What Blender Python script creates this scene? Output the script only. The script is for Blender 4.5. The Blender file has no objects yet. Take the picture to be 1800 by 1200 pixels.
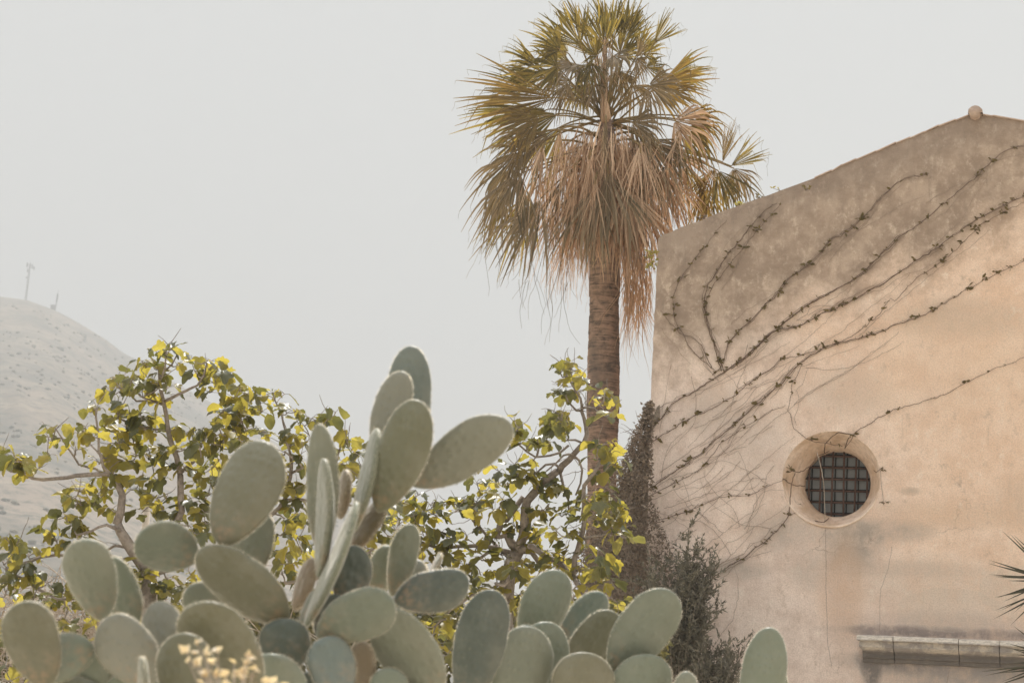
import bpy, bmesh, math, random
import numpy as np
from mathutils import Vector, Matrix, noise
R = math.radians
sc = bpy.context.scene
rnd = random.Random(7)

# ------------------------------------------------------------------ camera
FPX, CX, CY = 3600.0, 900.0, 600.0
PITCH, ROLL = R(10.5), R(3.2)
CAM = Vector((0, 0, 1.6))
fwd = Vector((0, math.cos(PITCH), math.sin(PITCH)))
_r0 = Vector((1, 0, 0)); _u0 = Vector((0, -math.sin(PITCH), math.cos(PITCH)))
cr = _r0 * math.cos(ROLL) + _u0 * math.sin(ROLL)
cu = _u0 * math.cos(ROLL) - _r0 * math.sin(ROLL)
cd = bpy.data.cameras.new('camera'); cam = bpy.data.objects.new('camera', cd)
sc.collection.objects.link(cam); sc.camera = cam
m3 = Matrix((cr, cu, -fwd)).transposed()
cam.matrix_world = Matrix.Translation(CAM) @ m3.to_4x4()
cd.sensor_width = 36; cd.lens = 72; cd.clip_start = 0.1; cd.clip_end = 12000
cd.dof.use_dof = True; cd.dof.focus_distance = 19.0; cd.dof.aperture_fstop = 4.5

# ------------------------------------------------------------------ light
SUN_EL, SUN_AZ = 60.0, 4.0          # azimuth measured from +Y towards +X
w = bpy.data.worlds.new('World'); sc.world = w; w.use_nodes = True
nt = w.node_tree; nt.nodes.clear()
sky = nt.nodes.new('ShaderNodeTexSky'); sky.sky_type = 'NISHITA'; sky.sun_disc = False
sky.sun_elevation = R(SUN_EL); sky.sun_rotation = R(SUN_AZ)
sky.air_density = 1.0; sky.dust_density = 7.0; sky.ozone_density = 1.0
hs = nt.nodes.new('ShaderNodeHueSaturation'); hs.inputs['Saturation'].default_value = 0.05
mxw = nt.nodes.new('ShaderNodeMix'); mxw.data_type = 'RGBA'; mxw.inputs[0].default_value = 0.85
# thin bright overcast veil: even near the horizon, brighter toward the zenith
tcw = nt.nodes.new('ShaderNodeTexCoord'); spw = nt.nodes.new('ShaderNodeSeparateXYZ'); nt.links.new(tcw.outputs['Generated'], spw.inputs[0])
rmp = nt.nodes.new('ShaderNodeMapRange'); rmp.interpolation_type = 'SMOOTHSTEP'
for _i, _v in ((1, .42), (2, 1.0), (3, 1.0), (4, 3.0)): rmp.inputs[_i].default_value = _v
nt.links.new(spw.outputs[2], rmp.inputs[0])
vl = nt.nodes.new('ShaderNodeVectorMath'); vl.operation = 'SCALE'; vl.inputs[0].default_value = (7.15, 7.35, 7.45)
nt.links.new(rmp.outputs[0], vl.inputs['Scale']); nt.links.new(vl.outputs[0], mxw.inputs[7])
bg = nt.nodes.new('ShaderNodeBackground'); bg.inputs['Strength'].default_value = 0.09
wo = nt.nodes.new('ShaderNodeOutputWorld')
nt.links.new(sky.outputs[0], hs.inputs['Color']); nt.links.new(hs.outputs[0], mxw.inputs[6])
nt.links.new(mxw.outputs[2], bg.inputs['Color']); nt.links.new(bg.outputs[0], wo.inputs['Surface'])
sl = bpy.data.lights.new('sun', 'SUN'); so = bpy.data.objects.new('sun', sl)
sc.collection.objects.link(so)
sl.energy = 5.0; sl.angle = R(0.6); sl.color = (1.0, 0.96, 0.90)
sd = Vector((math.sin(R(SUN_AZ)) * math.cos(R(SUN_EL)), math.cos(R(SUN_AZ)) * math.cos(R(SUN_EL)), math.sin(R(SUN_EL))))
so.rotation_euler = sd.to_track_quat('Z', 'Y').to_euler(); so.location = sd * 60
sc.view_settings.view_transform = 'Standard'; sc.view_settings.look = 'None'
sc.view_settings.exposure = 0.16; sc.view_settings.gamma = 1.0
sc.cycles.max_bounces = 7; sc.cycles.transparent_max_bounces = 6
sc.cycles.volume_bounces = 1; sc.cycles.use_denoising = True
sc.cycles.use_adaptive_sampling = False

# ------------------------------------------------------------------ helpers
def P(x, y, Z):
    return CAM + (fwd + cr * ((x - CX) / FPX) + cu * ((CY - y) / FPX)) * Z

def link(o, parent=None):
    sc.collection.objects.link(o)
    if parent is not None:
        o.parent = parent
    return o

def tag(o, label=None, cat=None, group=None, kind=None):
    if label: o['label'] = label
    if cat: o['category'] = cat
    if group: o['group'] = group
    if kind: o['kind'] = kind
    return o

def empty(name, loc, label=None, cat=None, group=None):
    o = bpy.data.objects.new(name, None); o.location = loc; o.empty_display_size = 0.2
    link(o); return tag(o, label, cat, group)

class MB:
    """collects vertices and faces, builds ONE mesh object"""
    def __init__(s): s.v = []; s.f = []; s.mi = []
    def add(s, vs, fs, mi=0):
        k = len(s.v); s.v.extend([tuple(q) for q in vs])
        s.f.extend([tuple(i + k for i in f) for f in fs]); s.mi.extend([mi] * len(fs))
    def tube(s, pts, rad, n=6, cap=True, jit=0.0, mi=0):
        pts = [Vector(p) for p in pts]
        if len(pts) < 2: return
        if not hasattr(rad, '__len__'): rad = [rad] * len(pts)
        t = (pts[1] - pts[0]).normalized()
        a = t.orthogonal().normalized()
        vs = []
        for i, p in enumerate(pts):
            t2 = ((pts[min(i + 1, len(pts) - 1)] - pts[max(i - 1, 0)])).normalized()
            a = (a - t2 * a.dot(t2))
            a = a.normalized() if a.length > 1e-6 else t2.orthogonal().normalized()
            b = t2.cross(a)
            for j in range(n):
                an = 2 * math.pi * j / n
                r = rad[i] * (1 + jit * (rnd.random() - .5))
                vs.append(p + (a * math.cos(an) + b * math.sin(an)) * r)
        fs = []
        for i in range(len(pts) - 1):
            for j in range(n):
                fs.append((i * n + j, i * n + (j + 1) % n, (i + 1) * n + (j + 1) % n, (i + 1) * n + j))
        if cap:
            fs.append(tuple(range(n - 1, -1, -1))); fs.append(tuple(range((len(pts) - 1) * n, len(pts) * n)))
        s.add(vs, fs, mi)
    def box(s, c, dx, dy, dz, ax=None, mi=0):
        ax = ax or (Vector((1, 0, 0)), Vector((0, 1, 0)), Vector((0, 0, 1)))
        c = Vector(c); vs = []
        for k in (-1, 1):
            for j in (-1, 1):
                for i in (-1, 1):
                    vs.append(c + ax[0] * i * dx / 2 + ax[1] * j * dy / 2 + ax[2] * k * dz / 2)
        s.add(vs, [(0, 2, 3, 1), (4, 5, 7, 6), (0, 1, 5, 4), (2, 6, 7, 3), (0, 4, 6, 2), (1, 3, 7, 5)], mi)
    def build(s, name, mat, parent=None, smooth=True, matrix=None, bevel=0):
        me = bpy.data.meshes.new(name); me.from_pydata(s.v, [], s.f); me.update()
        for m in (mat if isinstance(mat, (list, tuple)) else [mat]): me.materials.append(m)
        me.polygons.foreach_set('material_index', s.mi)
        if smooth: me.polygons.foreach_set('use_smooth', [True] * len(me.polygons))
        o = bpy.data.objects.new(name, me); link(o, None)
        if matrix is not None: o.matrix_world = matrix
        if parent is not None:
            mw = o.matrix_basis.copy(); o.parent = parent
            o.matrix_parent_inverse = Matrix.Translation(parent.location).inverted() if parent.type == 'EMPTY' else parent.matrix_basis.inverted()
            o.matrix_basis = mw
        if bevel:
            b = o.modifiers.new('bevel', 'BEVEL'); b.width = bevel; b.segments = 2; b.limit_method = 'ANGLE'
        return o

# ------------------------------------------------------------------ materials
class NT:
    def __init__(s, name):
        s.m = bpy.data.materials.new(name); s.m.use_nodes = True
        s.t = s.m.node_tree; s.t.nodes.clear()
        s.out = s.t.nodes.new('ShaderNodeOutputMaterial')
    def n(s, typ, **kw):
        q = s.t.nodes.new(typ)
        for k, v in kw.items():
            if k == 'inp':
                for a, b in v.items():
                    if hasattr(b, 'is_output') or isinstance(b, bpy.types.NodeSocket): s.t.links.new(b, q.inputs[a])
                    else: q.inputs[a].default_value = b
            else: setattr(q, k, v)
        return q
    def co(s, kind='Object'): return s.n('ShaderNodeTexCoord').outputs[kind]
    def noise(s, vec, scale, detail=6, rough=.6, dist=0.0):
        return s.n('ShaderNodeTexNoise', inp={'Vector': vec, 'Scale': scale, 'Detail': detail, 'Roughness': rough, 'Distortion': dist}).outputs['Fac']
    def math(s, op, a, b=0.0, c=0.0, clamp=False):
        return s.n('ShaderNodeMath', operation=op, use_clamp=clamp, inp={0: a, 1: b, 2: c}).outputs[0]
    def mr(s, v, a, b, c=0.0, d=1.0, smooth=True):
        return s.n('ShaderNodeMapRange', interpolation_type='SMOOTHSTEP' if smooth else 'LINEAR', inp={0: v, 1: a, 2: b, 3: c, 4: d}).outputs[0]
    def mix(s, f, a, b, blend='MIX'):
        q = s.n('ShaderNodeMix', data_type='RGBA', blend_type=blend)
        for i, v in ((0, f), (6, a), (7, b)):
            if isinstance(v, bpy.types.NodeSocket): s.t.links.new(v, q.inputs[i])
            else: q.inputs[i].default_value = v if i == 0 else (*v, 1) if len(v) == 3 else v
        return q.outputs[2]
    def mapv(s, vec, scale=(1, 1, 1), loc=(0, 0, 0)):
        return s.n('ShaderNodeMapping', inp={'Vector': vec, 'Scale': scale, 'Location': loc}).outputs[0]
    def bump(s, h, strength=.5, dist=.01, normal=None):
        i = {'Height': h, 'Strength': strength, 'Distance': dist}
        if normal is not None: i['Normal'] = normal
        return s.n('ShaderNodeBump', inp=i).outputs[0]
    def pbsdf(s, col, rough=.8, normal=None, spec=.3, **kw):
        q = s.n('ShaderNodeBsdfPrincipled')
        def st(k, v):
            if isinstance(v, bpy.types.NodeSocket): s.t.links.new(v, q.inputs[k])
            else: q.inputs[k].default_value = (*v, 1) if isinstance(v, tuple) and len(v) == 3 and q.inputs[k].type == 'RGBA' else v
        st('Base Color', col); st('Roughness', rough); st('Specular IOR Level', spec)
        if normal is not None: st('Normal', normal)
        for k, v in kw.items(): st(k.replace('_', ' '), v)
        return q.outputs[0]
    def done(s, sh): s.t.links.new(sh, s.out.inputs['Surface']); return s.m

def leaf_mat(name, c1, c2, t1, t2, tf=.5, rough=.5, spec=.3):
    """thin leaf: reflects c1..c2, lets light through as t1..t2"""
    m = NT(name); g = m.n('ShaderNodeNewGeometry'); rv = g.outputs['Random Per Island']
    nz = m.noise(m.co(), 14, 3)
    f = m.math('ADD', m.math('MULTIPLY', rv, .8), m.math('MULTIPLY', nz, .3), clamp=True)
    col = m.mix(f, c1, c2); tr = m.mix(f, t1, t2)
    a = m.pbsdf(col, rough, spec=spec)
    b = m.n('ShaderNodeBsdfTranslucent', inp={'Color': tr}).outputs[0]
    mx = m.n('ShaderNodeMixShader', inp={0: tf, 1: a, 2: b}).outputs[0]
    return m.done(mx)

def bark_mat(name, c1, c2, scale=20, stretch=(1, 1, 1), bump=.6, dist=.01):
    m = NT(name); v = m.mapv(m.co(), stretch)
    nz = m.noise(v, scale, 8, .7); n2 = m.noise(v, scale * .2, 4)
    col = m.mix(m.mr(m.math('ADD', m.math('MULTIPLY', nz, .6), m.math('MULTIPLY', n2, .4)), .35, .65), c1, c2)
    return m.done(m.pbsdf(col, .85, m.bump(nz, bump, dist)))

M = {}
def fig_leaf_mat():
    """pale leaves glow yellow-green against the light, dark ones coloured as if in shade"""
    m = NT('fig leaf'); rv = m.n('ShaderNodeNewGeometry').outputs['Random Per Island']
    nz = m.noise(m.co(), 22, 4, .6); f = m.mr(m.math('ADD', rv, m.math('MULTIPLY', m.math('SUBTRACT', nz, .5), .25)), .12, .88)
    col = m.mix(f, m.mix(nz, (.045, .055, .032), (.08, .085, .045)), m.mix(nz, (.085, .09, .03), (.15, .135, .045)))  # dark leaf tones carry painted shade, spread at random per leaf
    tr = m.mix(f, (.26, .25, .05), m.mix(nz, (.56, .46, .055), (.70, .56, .10)))
    a = m.pbsdf(col, .38, m.bump(nz, .4, .004), spec=.45); b = m.n('ShaderNodeBsdfTranslucent', inp={'Color': tr}).outputs[0]
    return m.done(m.n('ShaderNodeMixShader', inp={0: m.mr(f, 0, 1, .30, .54), 1: a, 2: b}).outputs[0])
M['fig_leaf'] = fig_leaf_mat()
M['fig_bark'] = bark_mat('fig bark', (.17, .14, .12), (.34, .29, .25), 30)
M['twig'] = bark_mat('dry twig', (.28, .22, .17), (.55, .47, .39), 30)
M['frond_green'] = leaf_mat('palm leaf', (.04, .043, .024), (.17, .14, .065), (.10, .09, .03), (.62, .42, .07), .42, .5)
M['frond_old'] = leaf_mat('yellowed palm leaf', (.10, .08, .04), (.22, .155, .07), (.50, .28, .05), (.26, .18, .045), .36, .6)
M['frond_dead'] = leaf_mat('dead palm leaf', (.17, .105, .065), (.86, .66, .48), (.45, .24, .12), (.80, .47, .24), .33, .8, .1)
M['frond_dark'] = leaf_mat('dry grey palm leaf', (.08, .07, .045), (.34, .27, .19), (.22, .15, .06), (.42, .27, .1), .3, .7, .1)
M['petiole'] = bark_mat('leaf stalk', (.14, .11, .05), (.3, .2, .09), 12)
M['vine'] = bark_mat('vine stem', (.11, .072, .05), (.22, .15, .11), 40)
M['vine_thin'] = bark_mat('thin vine stem', (.12, .085, .065), (.22, .165, .125), 40)
M['vine_faint'] = bark_mat('faint old vine stem', (.22, .16, .125), (.36, .28, .22), 40)
M['vine_leaf'] = leaf_mat('vine leaf', (.085, .065, .03), (.17, .13, .06), (.22, .17, .04), (.30, .22, .06), .3, .5)
M['dry_leaf'] = leaf_mat('dry creeper leaf', (.12, .095, .075), (.42, .34, .27), (.15, .11, .07), (.3, .22, .14), .3, .8)
M['olive_leaf'] = leaf_mat('narrow grey leaf', (.10, .095, .072), (.31, .28, .22), (.10, .10, .05), (.2, .18, .1), .3, .55)
M['weed_leaf'] = leaf_mat('weed leaf', (.2, .18, .06), (.3, .25, .09), (.5, .45, .06), (.6, .5, .12), .5, .5)
M['sprig_leaf'] = leaf_mat('pale sprig leaf', (.6, .5, .36), (.75, .66, .52), (.85, .62, .25), (.9, .75, .45), .45, .35)
M['yucca_leaf'] = leaf_mat('yucca blade', (.028, .026, .022), (.075, .07, .055), (.06, .06, .02), (.09, .08, .03), .12, .4)
M['fig_fruit'] = bark_mat('fig fruit skin', (.07, .09, .08), (.12, .14, .1), 8)
M['iron'] = bark_mat('rusty iron', (.07, .045, .038), (.15, .085, .065), 60)
m = NT('window glass'); nz = m.noise(m.co(), 6, 4)
M['glass'] = m.done(m.pbsdf(m.mix(nz, (.10, .11, .115), (.27, .275, .27)), .35, spec=.5))
m = NT('dark interior'); M['dark'] = m.done(m.pbsdf((.02, .02, .02), .9))
M['tile'] = bark_mat('terracotta tile', (.38, .27, .21), (.56, .43, .34), 9)
M['pole_wood'] = bark_mat('weathered post', (.3, .25, .19), (.45, .38, .3), 10)
m = NT('galvanised steel'); M['steel'] = m.done(m.pbsdf((.12, .12, .12), .5, Metallic=.3))

def pad_mat():
    m = NT('prickly pear skin'); co = m.co()
    oi = m.n('ShaderNodeObjectInfo')
    sx = m.n('ShaderNodeSeparateXYZ', inp={0: co})
    n1 = m.noise(m.mapv(co, (1, 1, 1)), 9, 6, .6); n2 = m.noise(co, 45, 5, .7)
    base = oi.outputs['Color']
    pale = m.mix(.4, base, (.30, .31, .26))
    c = m.mix(m.mr(n1, .38, .7, 0, .55), base, pale)
    c = m.mix(m.mr(n2, .55, .8, 0, .25), c, (.3, .31, .24))
    n5 = m.noise(m.mapv(co, (1, 1, .45), (1, 2, 7)), 3.6, 4, .55); c = m.mix(m.mr(n5, .42, .66, 0, .35), c, m.mix(.6, base, (.17, .135, .08)))
    # corky brown-orange scarring towards the joint
    fz = m.mr(sx.outputs[2], 0.0, .16, 1, 0)
    cork = m.math('MULTIPLY', fz, m.mr(m.noise(co, 18, 6, .7), .42, .62), clamp=True)
    c = m.mix(m.math('MULTIPLY', cork, .7), c, (.33, .20, .11))
    scar = m.mr(m.noise(m.mapv(co, (1, 1, .5), (3, 1, 2)), 7, 5, .75), .66, .74, 0, .5)
    c = m.mix(scar, c, (.30, .21, .13))
    # areoles in a loose diagonal lattice
    vo = m.n('ShaderNodeTexVoronoi', inp={'Vector': m.mapv(co, (1.0, .35, .8)), 'Scale': 34.0, 'Randomness': .55})
    dot = m.mr(vo.outputs['Distance'], .10, .2, 1, 0)
    c = m.mix(m.math('MULTIPLY', dot, .35), c, m.mix(.5, base, (.10, .10, .06)))
    h = m.math('ADD', m.mr(vo.outputs['Distance'], 0, .55, 1, 0), m.math('MULTIPLY', n2, .35))
    nb = m.bump(h, .6, .004)
    return m.done(m.pbsdf(c, .43, nb, spec=.5, Sheen_Weight=.5, Sheen_Roughness=.35, Sheen_Tint=(1.0, .95, .88)))
M['pad'] = pad_mat()
M['glochid'] = leaf_mat('pale glochid hair', (.5, .46, .36), (.62, .56, .46), (.9, .8, .62), (.95, .86, .7), .62, .6)

# ------------------------------------------------------------------ terrain
def ground():
    mb = MB(); N = 60; vs = []; fs = []
    # one sheet, fine near the camera and coarse toward the horizon
    g = [math.copysign(abs(t) ** 3 * 4200, t) for t in np.linspace(-1, 1, N)]
    for yy in g:
        for xx in g:
            d = math.hypot(xx, yy)
            z = 0.0 if d < 6 else 0.12 * noise.noise(Vector((xx * .05, yy * .05, 0))) * min(1, (d - 6) / 30)
            if d > 150: z -= min(8, (d - 150) * .01)
            vs.append((xx, yy, z - .02))
    for j in range(N - 1):
        for i in range(N - 1): fs.append((j * N + i, j * N + i + 1, (j + 1) * N + i + 1, (j + 1) * N + i))
    mb.add(vs, fs)
    m = NT('dry ground'); co = m.co()
    n1 = m.noise(co, .35, 8, .65); n2 = m.noise(co, 9, 6, .7)
    c = m.mix(m.mr(n1, .4, .62), (.60, .52, .43), (.50, .46, .34))
    c = m.mix(m.mr(n2, .4, .7, 0, .5), c, (.66, .58, .49))
    return tag(mb.build('ground', m.done(m.pbsdf(c, .95, m.bump(n2, .5, .03)))), kind='structure')
ground()

RIDGE = [(-900, 640), (-500, 560), (-200, 520), (0, 520), (50, 527), (100, 545), (150, 572), (220, 620), (280, 652), (340, 689), (400, 722), (430, 742),
         (480, 772), (540, 806), (620, 856), (720, 930), (820, 995), (950, 1070), (1150, 1150), (1400, 1210), (1600, 1260)]
ZR = 1400.0
def ridge_y(x):
    for (a, b), (c, d) in zip(RIDGE, RIDGE[1:]):
        if a <= x <= c: return b + (d - b) * (x - a) / (c - a)
    return 1300
def hill():
    mb = MB(); NX, NY = 420, 170; vs = []; fs = []
    for j in range(NY):
        t = j / (NY - 1)
        for i in range(NX):
            x = -900 + 2500 * i / (NX - 1)
            top = P(x, ridge_y(x), ZR)
            az = math.atan2(top.x, top.y); rr = math.hypot(top.x, top.y)
            if t <= .75:
                s = t / .75; r = 230 + (rr - 230) * s
                hgt = -14 + (top.z + 14) * (s ** 1.12)
            else:
                s = (t - .75) / .25; r = rr + 700 * s; hgt = top.z - (top.z + 20) * s ** 1.4
            px_, py_ = r * math.sin(az), r * math.cos(az)
            q = Vector((px_ * .004, py_ * .004, 0))
            amp = min(1, s * 2.0) if t <= .75 else 1
            edge = 1 - .93 * math.exp(-((t - .75) / .05) ** 2)
            hgt += amp * edge * (noise.fractal(q, 1.0, 2.0, 6) * 8) + noise.noise(q * 18) * 1.6 * edge
            # gullies running down the slope
            hgt -= amp * edge * 3.5 * abs(noise.noise(Vector((az * 45 + r * .002, r * .0012, 3))))
            hgt += 1.2 * (noise.noise(Vector((px_ * .06, 0, 5)))) * (1 - edge)
            vs.append((px_, py_, hgt))
    for j in range(NY - 1):
        for i in range(NX - 1): fs.append((j * NX + i, j * NX + i + 1, (j + 1) * NX + i + 1, (j + 1) * NX + i))
    mb.add(vs, fs)
    m = NT('dry scrub hillside'); co = m.co()
    n1 = m.noise(co, .011, 9, .62, .6); n2 = m.noise(co, .16, 9, .8); n3 = m.noise(co, .035, 7, .65)
    c = m.mix(m.mr(n1, .40, .60), (.10, .092, .078), (.20, .16, .125))
    c = m.mix(m.mr(n3, .45, .62, 0, .7), c, (.235, .19, .145))
    c = m.mix(m.mr(n2, .47, .60, 0, .85), c, (.055, .060, .048))
    o = mb.build('hill', m.done(m.pbsdf(c, .95, spec=.1)))
    tag(o, kind='structure')
    return vs, NX, NY
hv, HNX, HNY = hill()

def hill_scrub():
    mb = MB(); r2 = random.Random(5)
    ico = bmesh.new(); bmesh.ops.create_icosphere(ico, subdivisions=1, radius=1)
    iv = [v.co.copy() for v in ico.verts]; iff = [tuple(v.index for v in f.verts) for f in ico.faces]; ico.free()
    n = 0
    for k in range(7000):
        i = r2.randrange(HNX); t = r2.random() ** 1.25; j = int(t * .74 * (HNY - 1))
        p = Vector(hv[j * HNX + i]);
        if noise.noise(p * .012) < r2.uniform(-.35, .35): continue
        s = r2.uniform(.3, 1.0) * (1 + (j / HNY) * .8)
        vs = [p + Vector((v.x * s, v.y * s, v.z * s * .75 + s * .3)) * (1 + .35 * noise.noise(v * 2 + p)) if False else
              p + Vector((v.x * s * (1 + .4 * noise.noise(v * 2 + p)), v.y * s, v.z * s * .7 + s * .25)) for v in iv]
        mb.add(vs, iff); n += 1
    m = NT('hillside scrub'); c = m.mix(m.n('ShaderNodeNewGeometry').outputs['Random Per Island'], (.085, .09, .07), (.18, .16, .12))
    o = mb.build('hillside_scrub', m.done(m.pbsdf(c, .95, spec=.1)), smooth=False)
    tag(o, 'low round scrub bushes scattered over the dry hillside', 'scrub', kind='stuff')
hill_scrub()

# ------------------------------------------------------------------ masts on the hill
def mast(x0, y0, x1, y1, label, panels):
    b = P(x0, y0, ZR); t_ = P(x1, y1, ZR)
    e = empty('radio_mast', b, label, 'radio mast')
    L = (t_ - b).length; ax = (t_ - b).normalized(); s1 = ax.cross(Vector((0, 1, 0))).normalized(); s2 = ax.cross(s1)
    mb = MB(); wd = .7 if panels else .45
    legs = []
    for k in range(3):
        an = k * 2.094; o_ = (s1 * math.cos(an) + s2 * math.sin(an)) * wd
        mb.tube([b - ax * 2 + o_, t_ + o_ * .6], .2 if panels else .16, 4); legs.append(o_)
    nb = int(L / 1.6)
    for i in range(nb):
        for k in range(3):
            mb.tube([b + ax * L * i / nb + legs[k] * (1 - .4 * i / nb), b + ax * L * (i + 1) / nb + legs[(k + 1) % 3] * (1 - .4 * (i + 1) / nb)], .09, 3, False)
    mb.build('lattice_tower', M['steel'], e)
    if panels:
        for k, (dx, dz, h) in enumerate([(-1.9, -.8, 3.2), (1.6, -1.4, 3.2), (0.2, -1.0, 3.4), (3.0, -2.6, 2.2), (-1.2, -4.6, 2.0)]):
            a = MB(); c = t_ + s1 * -dx + ax * dz
            a.box(c, .7, .5, h, (s1, s2, ax)); a.box(t_ + s1 * -dx * .5 + ax * dz, abs(dx) + .2, .18, .18, (s1, s2, ax))
            a.build('antenna_panel', M['steel'], e, smooth=False)
        a = MB(); a.tube([t_, t_ + ax * 2.2], .12, 4); a.build('whip_antenna', M['steel'], e)
        a = MB(); c = b + ax * L * .63 - s1 * -1.2; a.box(c, 1.6, .5, .9, (s1, s2, ax)); a.build('dish_antenna', M['steel'], e, smooth=False)
    else:
        a = MB(); a.tube([t_, t_ + ax * 3], .1, 4); a.build('whip_antenna', M['steel'], e)
        a = MB(); a.box(b + ax * L * .72, 1.0, .6, 4.5, (s1, s2, ax)); a.build('antenna_panel', M['steel'], e, smooth=False)
mast(45, 529, 53, 464, 'tall lattice radio mast with panel antennas on the hill top', True)
mast(97, 545, 102, 515, 'shorter thin radio mast without a panel cluster on the hill shoulder', False)
def hut():
    b = P(96, 543, ZR - 2); e = empty('radio_hut', b, 'tiny equipment hut beside the shorter mast on the hill', 'hut')
    a = MB(); a.box(b + Vector((-1, 0, .8)), 3.2, 3, 2.8); a.build('wall', M['steel'], e, smooth=False)
    a = MB(); a.box(b + Vector((-1, 0, 2.35)), 3.8, 3.4, .3); a.build('roof', M['steel'], e, smooth=False)
hut()

# ------------------------------------------------------------------ church
AL = math.atan(.32); ZW = 24.0
OC = P(1461, 841, ZW)                       # centre of the round window on the wall plane
TW = Vector((math.cos(AL), -math.sin(AL), 0)); NI = Vector((math.sin(AL), math.cos(AL), 0)); UP = Vector((0, 0, 1))
CH = empty('old_church', Vector((OC.x, OC.y, 0)), 'old plastered church with a sloping gable and a barred round window', 'church')
CH.rotation_euler = (0, 0, -AL)
WM = Matrix.Translation(Vector((OC.x, OC.y, 0))) @ Matrix.Rotation(-AL, 4, 'Z')   # local x along wall, y inwards, z up
def wall_uv(x, y, off=0.0):
    d = fwd + cr * ((x - CX) / FPX) + cu * ((CY - y) / FPX)
    o = OC - NI * off
    t = (o - CAM).dot(NI) / d.dot(NI); q = CAM + d * t
    return (q - Vector((OC.x, OC.y, 0))).dot(TW), q.z
def wp(x, y, off=0.0):
    u, z = wall_uv(x, y, off)
    return Vector((OC.x, OC.y, 0)) + TW * u + UP * z - NI * off
def chpart(mb, name, mat, parent=None, **kw):
    """mesh given in wall-local coordinates"""
    o = MB.build(mb, name, mat, None, **kw)
    o.parent = parent if parent is not None else CH
    return o

GAB = [(1157, 419), (1166, 413), (1180, 408), (1196, 400), (1214, 393), (1232, 387), (1252, 378), (1270, 371), (1290, 364), (1312, 357), (1330, 350), (1352, 343), (1372, 335), (1400, 325),
       (1432, 313), (1462, 301), (1480, 291), (1505, 281), (1540, 267), (1575, 252), (1600, 243), (1625, 233), (1650, 222), (1680, 212), (1703, 204), (1716, 201), (1745, 205), (1800, 213), (1900, 232), (2100, 278), (2350, 345)]
LEFT = [(1153, 500), (1149, 580), (1145, 680), (1141, 780), (1139, 880), (1136, 1000), (1132, 1200)]
gab = [wall_uv(*p) for p in GAB]
ZO = OC.z; RO, RI = .575, .393; DEP = .50
def rim(a):
    return RO * (1 + .012 * noise.noise(Vector((math.cos(a) * 2, math.sin(a) * 2, 3))) + .010 * noise.noise(Vector((math.cos(a) * 9, math.sin(a) * 9, 5))))
def facade():
    out = []
    for (a, b) in zip(gab, gab[1:]):
        n = max(1, int(math.hypot(b[0] - a[0], b[1] - a[1]) / .12))
        for k in range(n):
            f = k / n; out.append((a[0] + (b[0] - a[0]) * f, a[1] + (b[1] - a[1]) * f + rnd.uniform(-.006, .006)))
    out.append(gab[-1])
    uR = gab[-1][0]
    out.append((uR, -.3)); uL = wall_uv(*LEFT[-1])[0] - .03
    out.append((uL, -.3))
    lf = [wall_uv(*p) for p in LEFT][::-1]
    for (a, b) in zip(lf, lf[1:] + [gab[0]]):
        for k in range(6):
            f = k / 6; out.append((a[0] + (b[0] - a[0]) * f + rnd.uniform(-.006, .006), a[1] + (b[1] - a[1]) * f))
    # resample into a grid-free fill: outline + circular hole
    bm = bmesh.new()
    vo = [bm.verts.new((u, 0, z)) for u, z in out]
    eo = [bm.edges.new((vo[i], vo[(i + 1) % len(vo)])) for i in range(len(vo))]
    NC = 96
    vh = [bm.verts.new((rim(2 * math.pi * k / NC) * math.cos(2 * math.pi * k / NC), 0, ZO + rim(2 * math.pi * k / NC) * .975 * math.sin(2 * math.pi * k / NC))) for k in range(NC)]
    eh = [bm.edges.new((vh[i], vh[(i + 1) % NC])) for i in range(NC)]
    bmesh.ops.triangle_fill(bm, edges=eo + eh, use_beauty=True, normal=(0, -1, 0))
    bm.normal_update()
    for f in bm.faces:
        if f.normal.y > 0: f.normal_flip()
    # wall thickness along the outer outline
    back = [bm.verts.new((v.co.x, .55, v.co.z)) for v in vo]
    for i in range(len(vo)):
        j = (i + 1) % len(vo); bm.faces.new((vo[i], back[i], back[j], vo[j]))
    me = bpy.data.meshes.new('facade_wall'); bm.to_mesh(me); bm.free()
    o = bpy.data.objects.new('facade_wall', me); link(o, CH); return o

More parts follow.
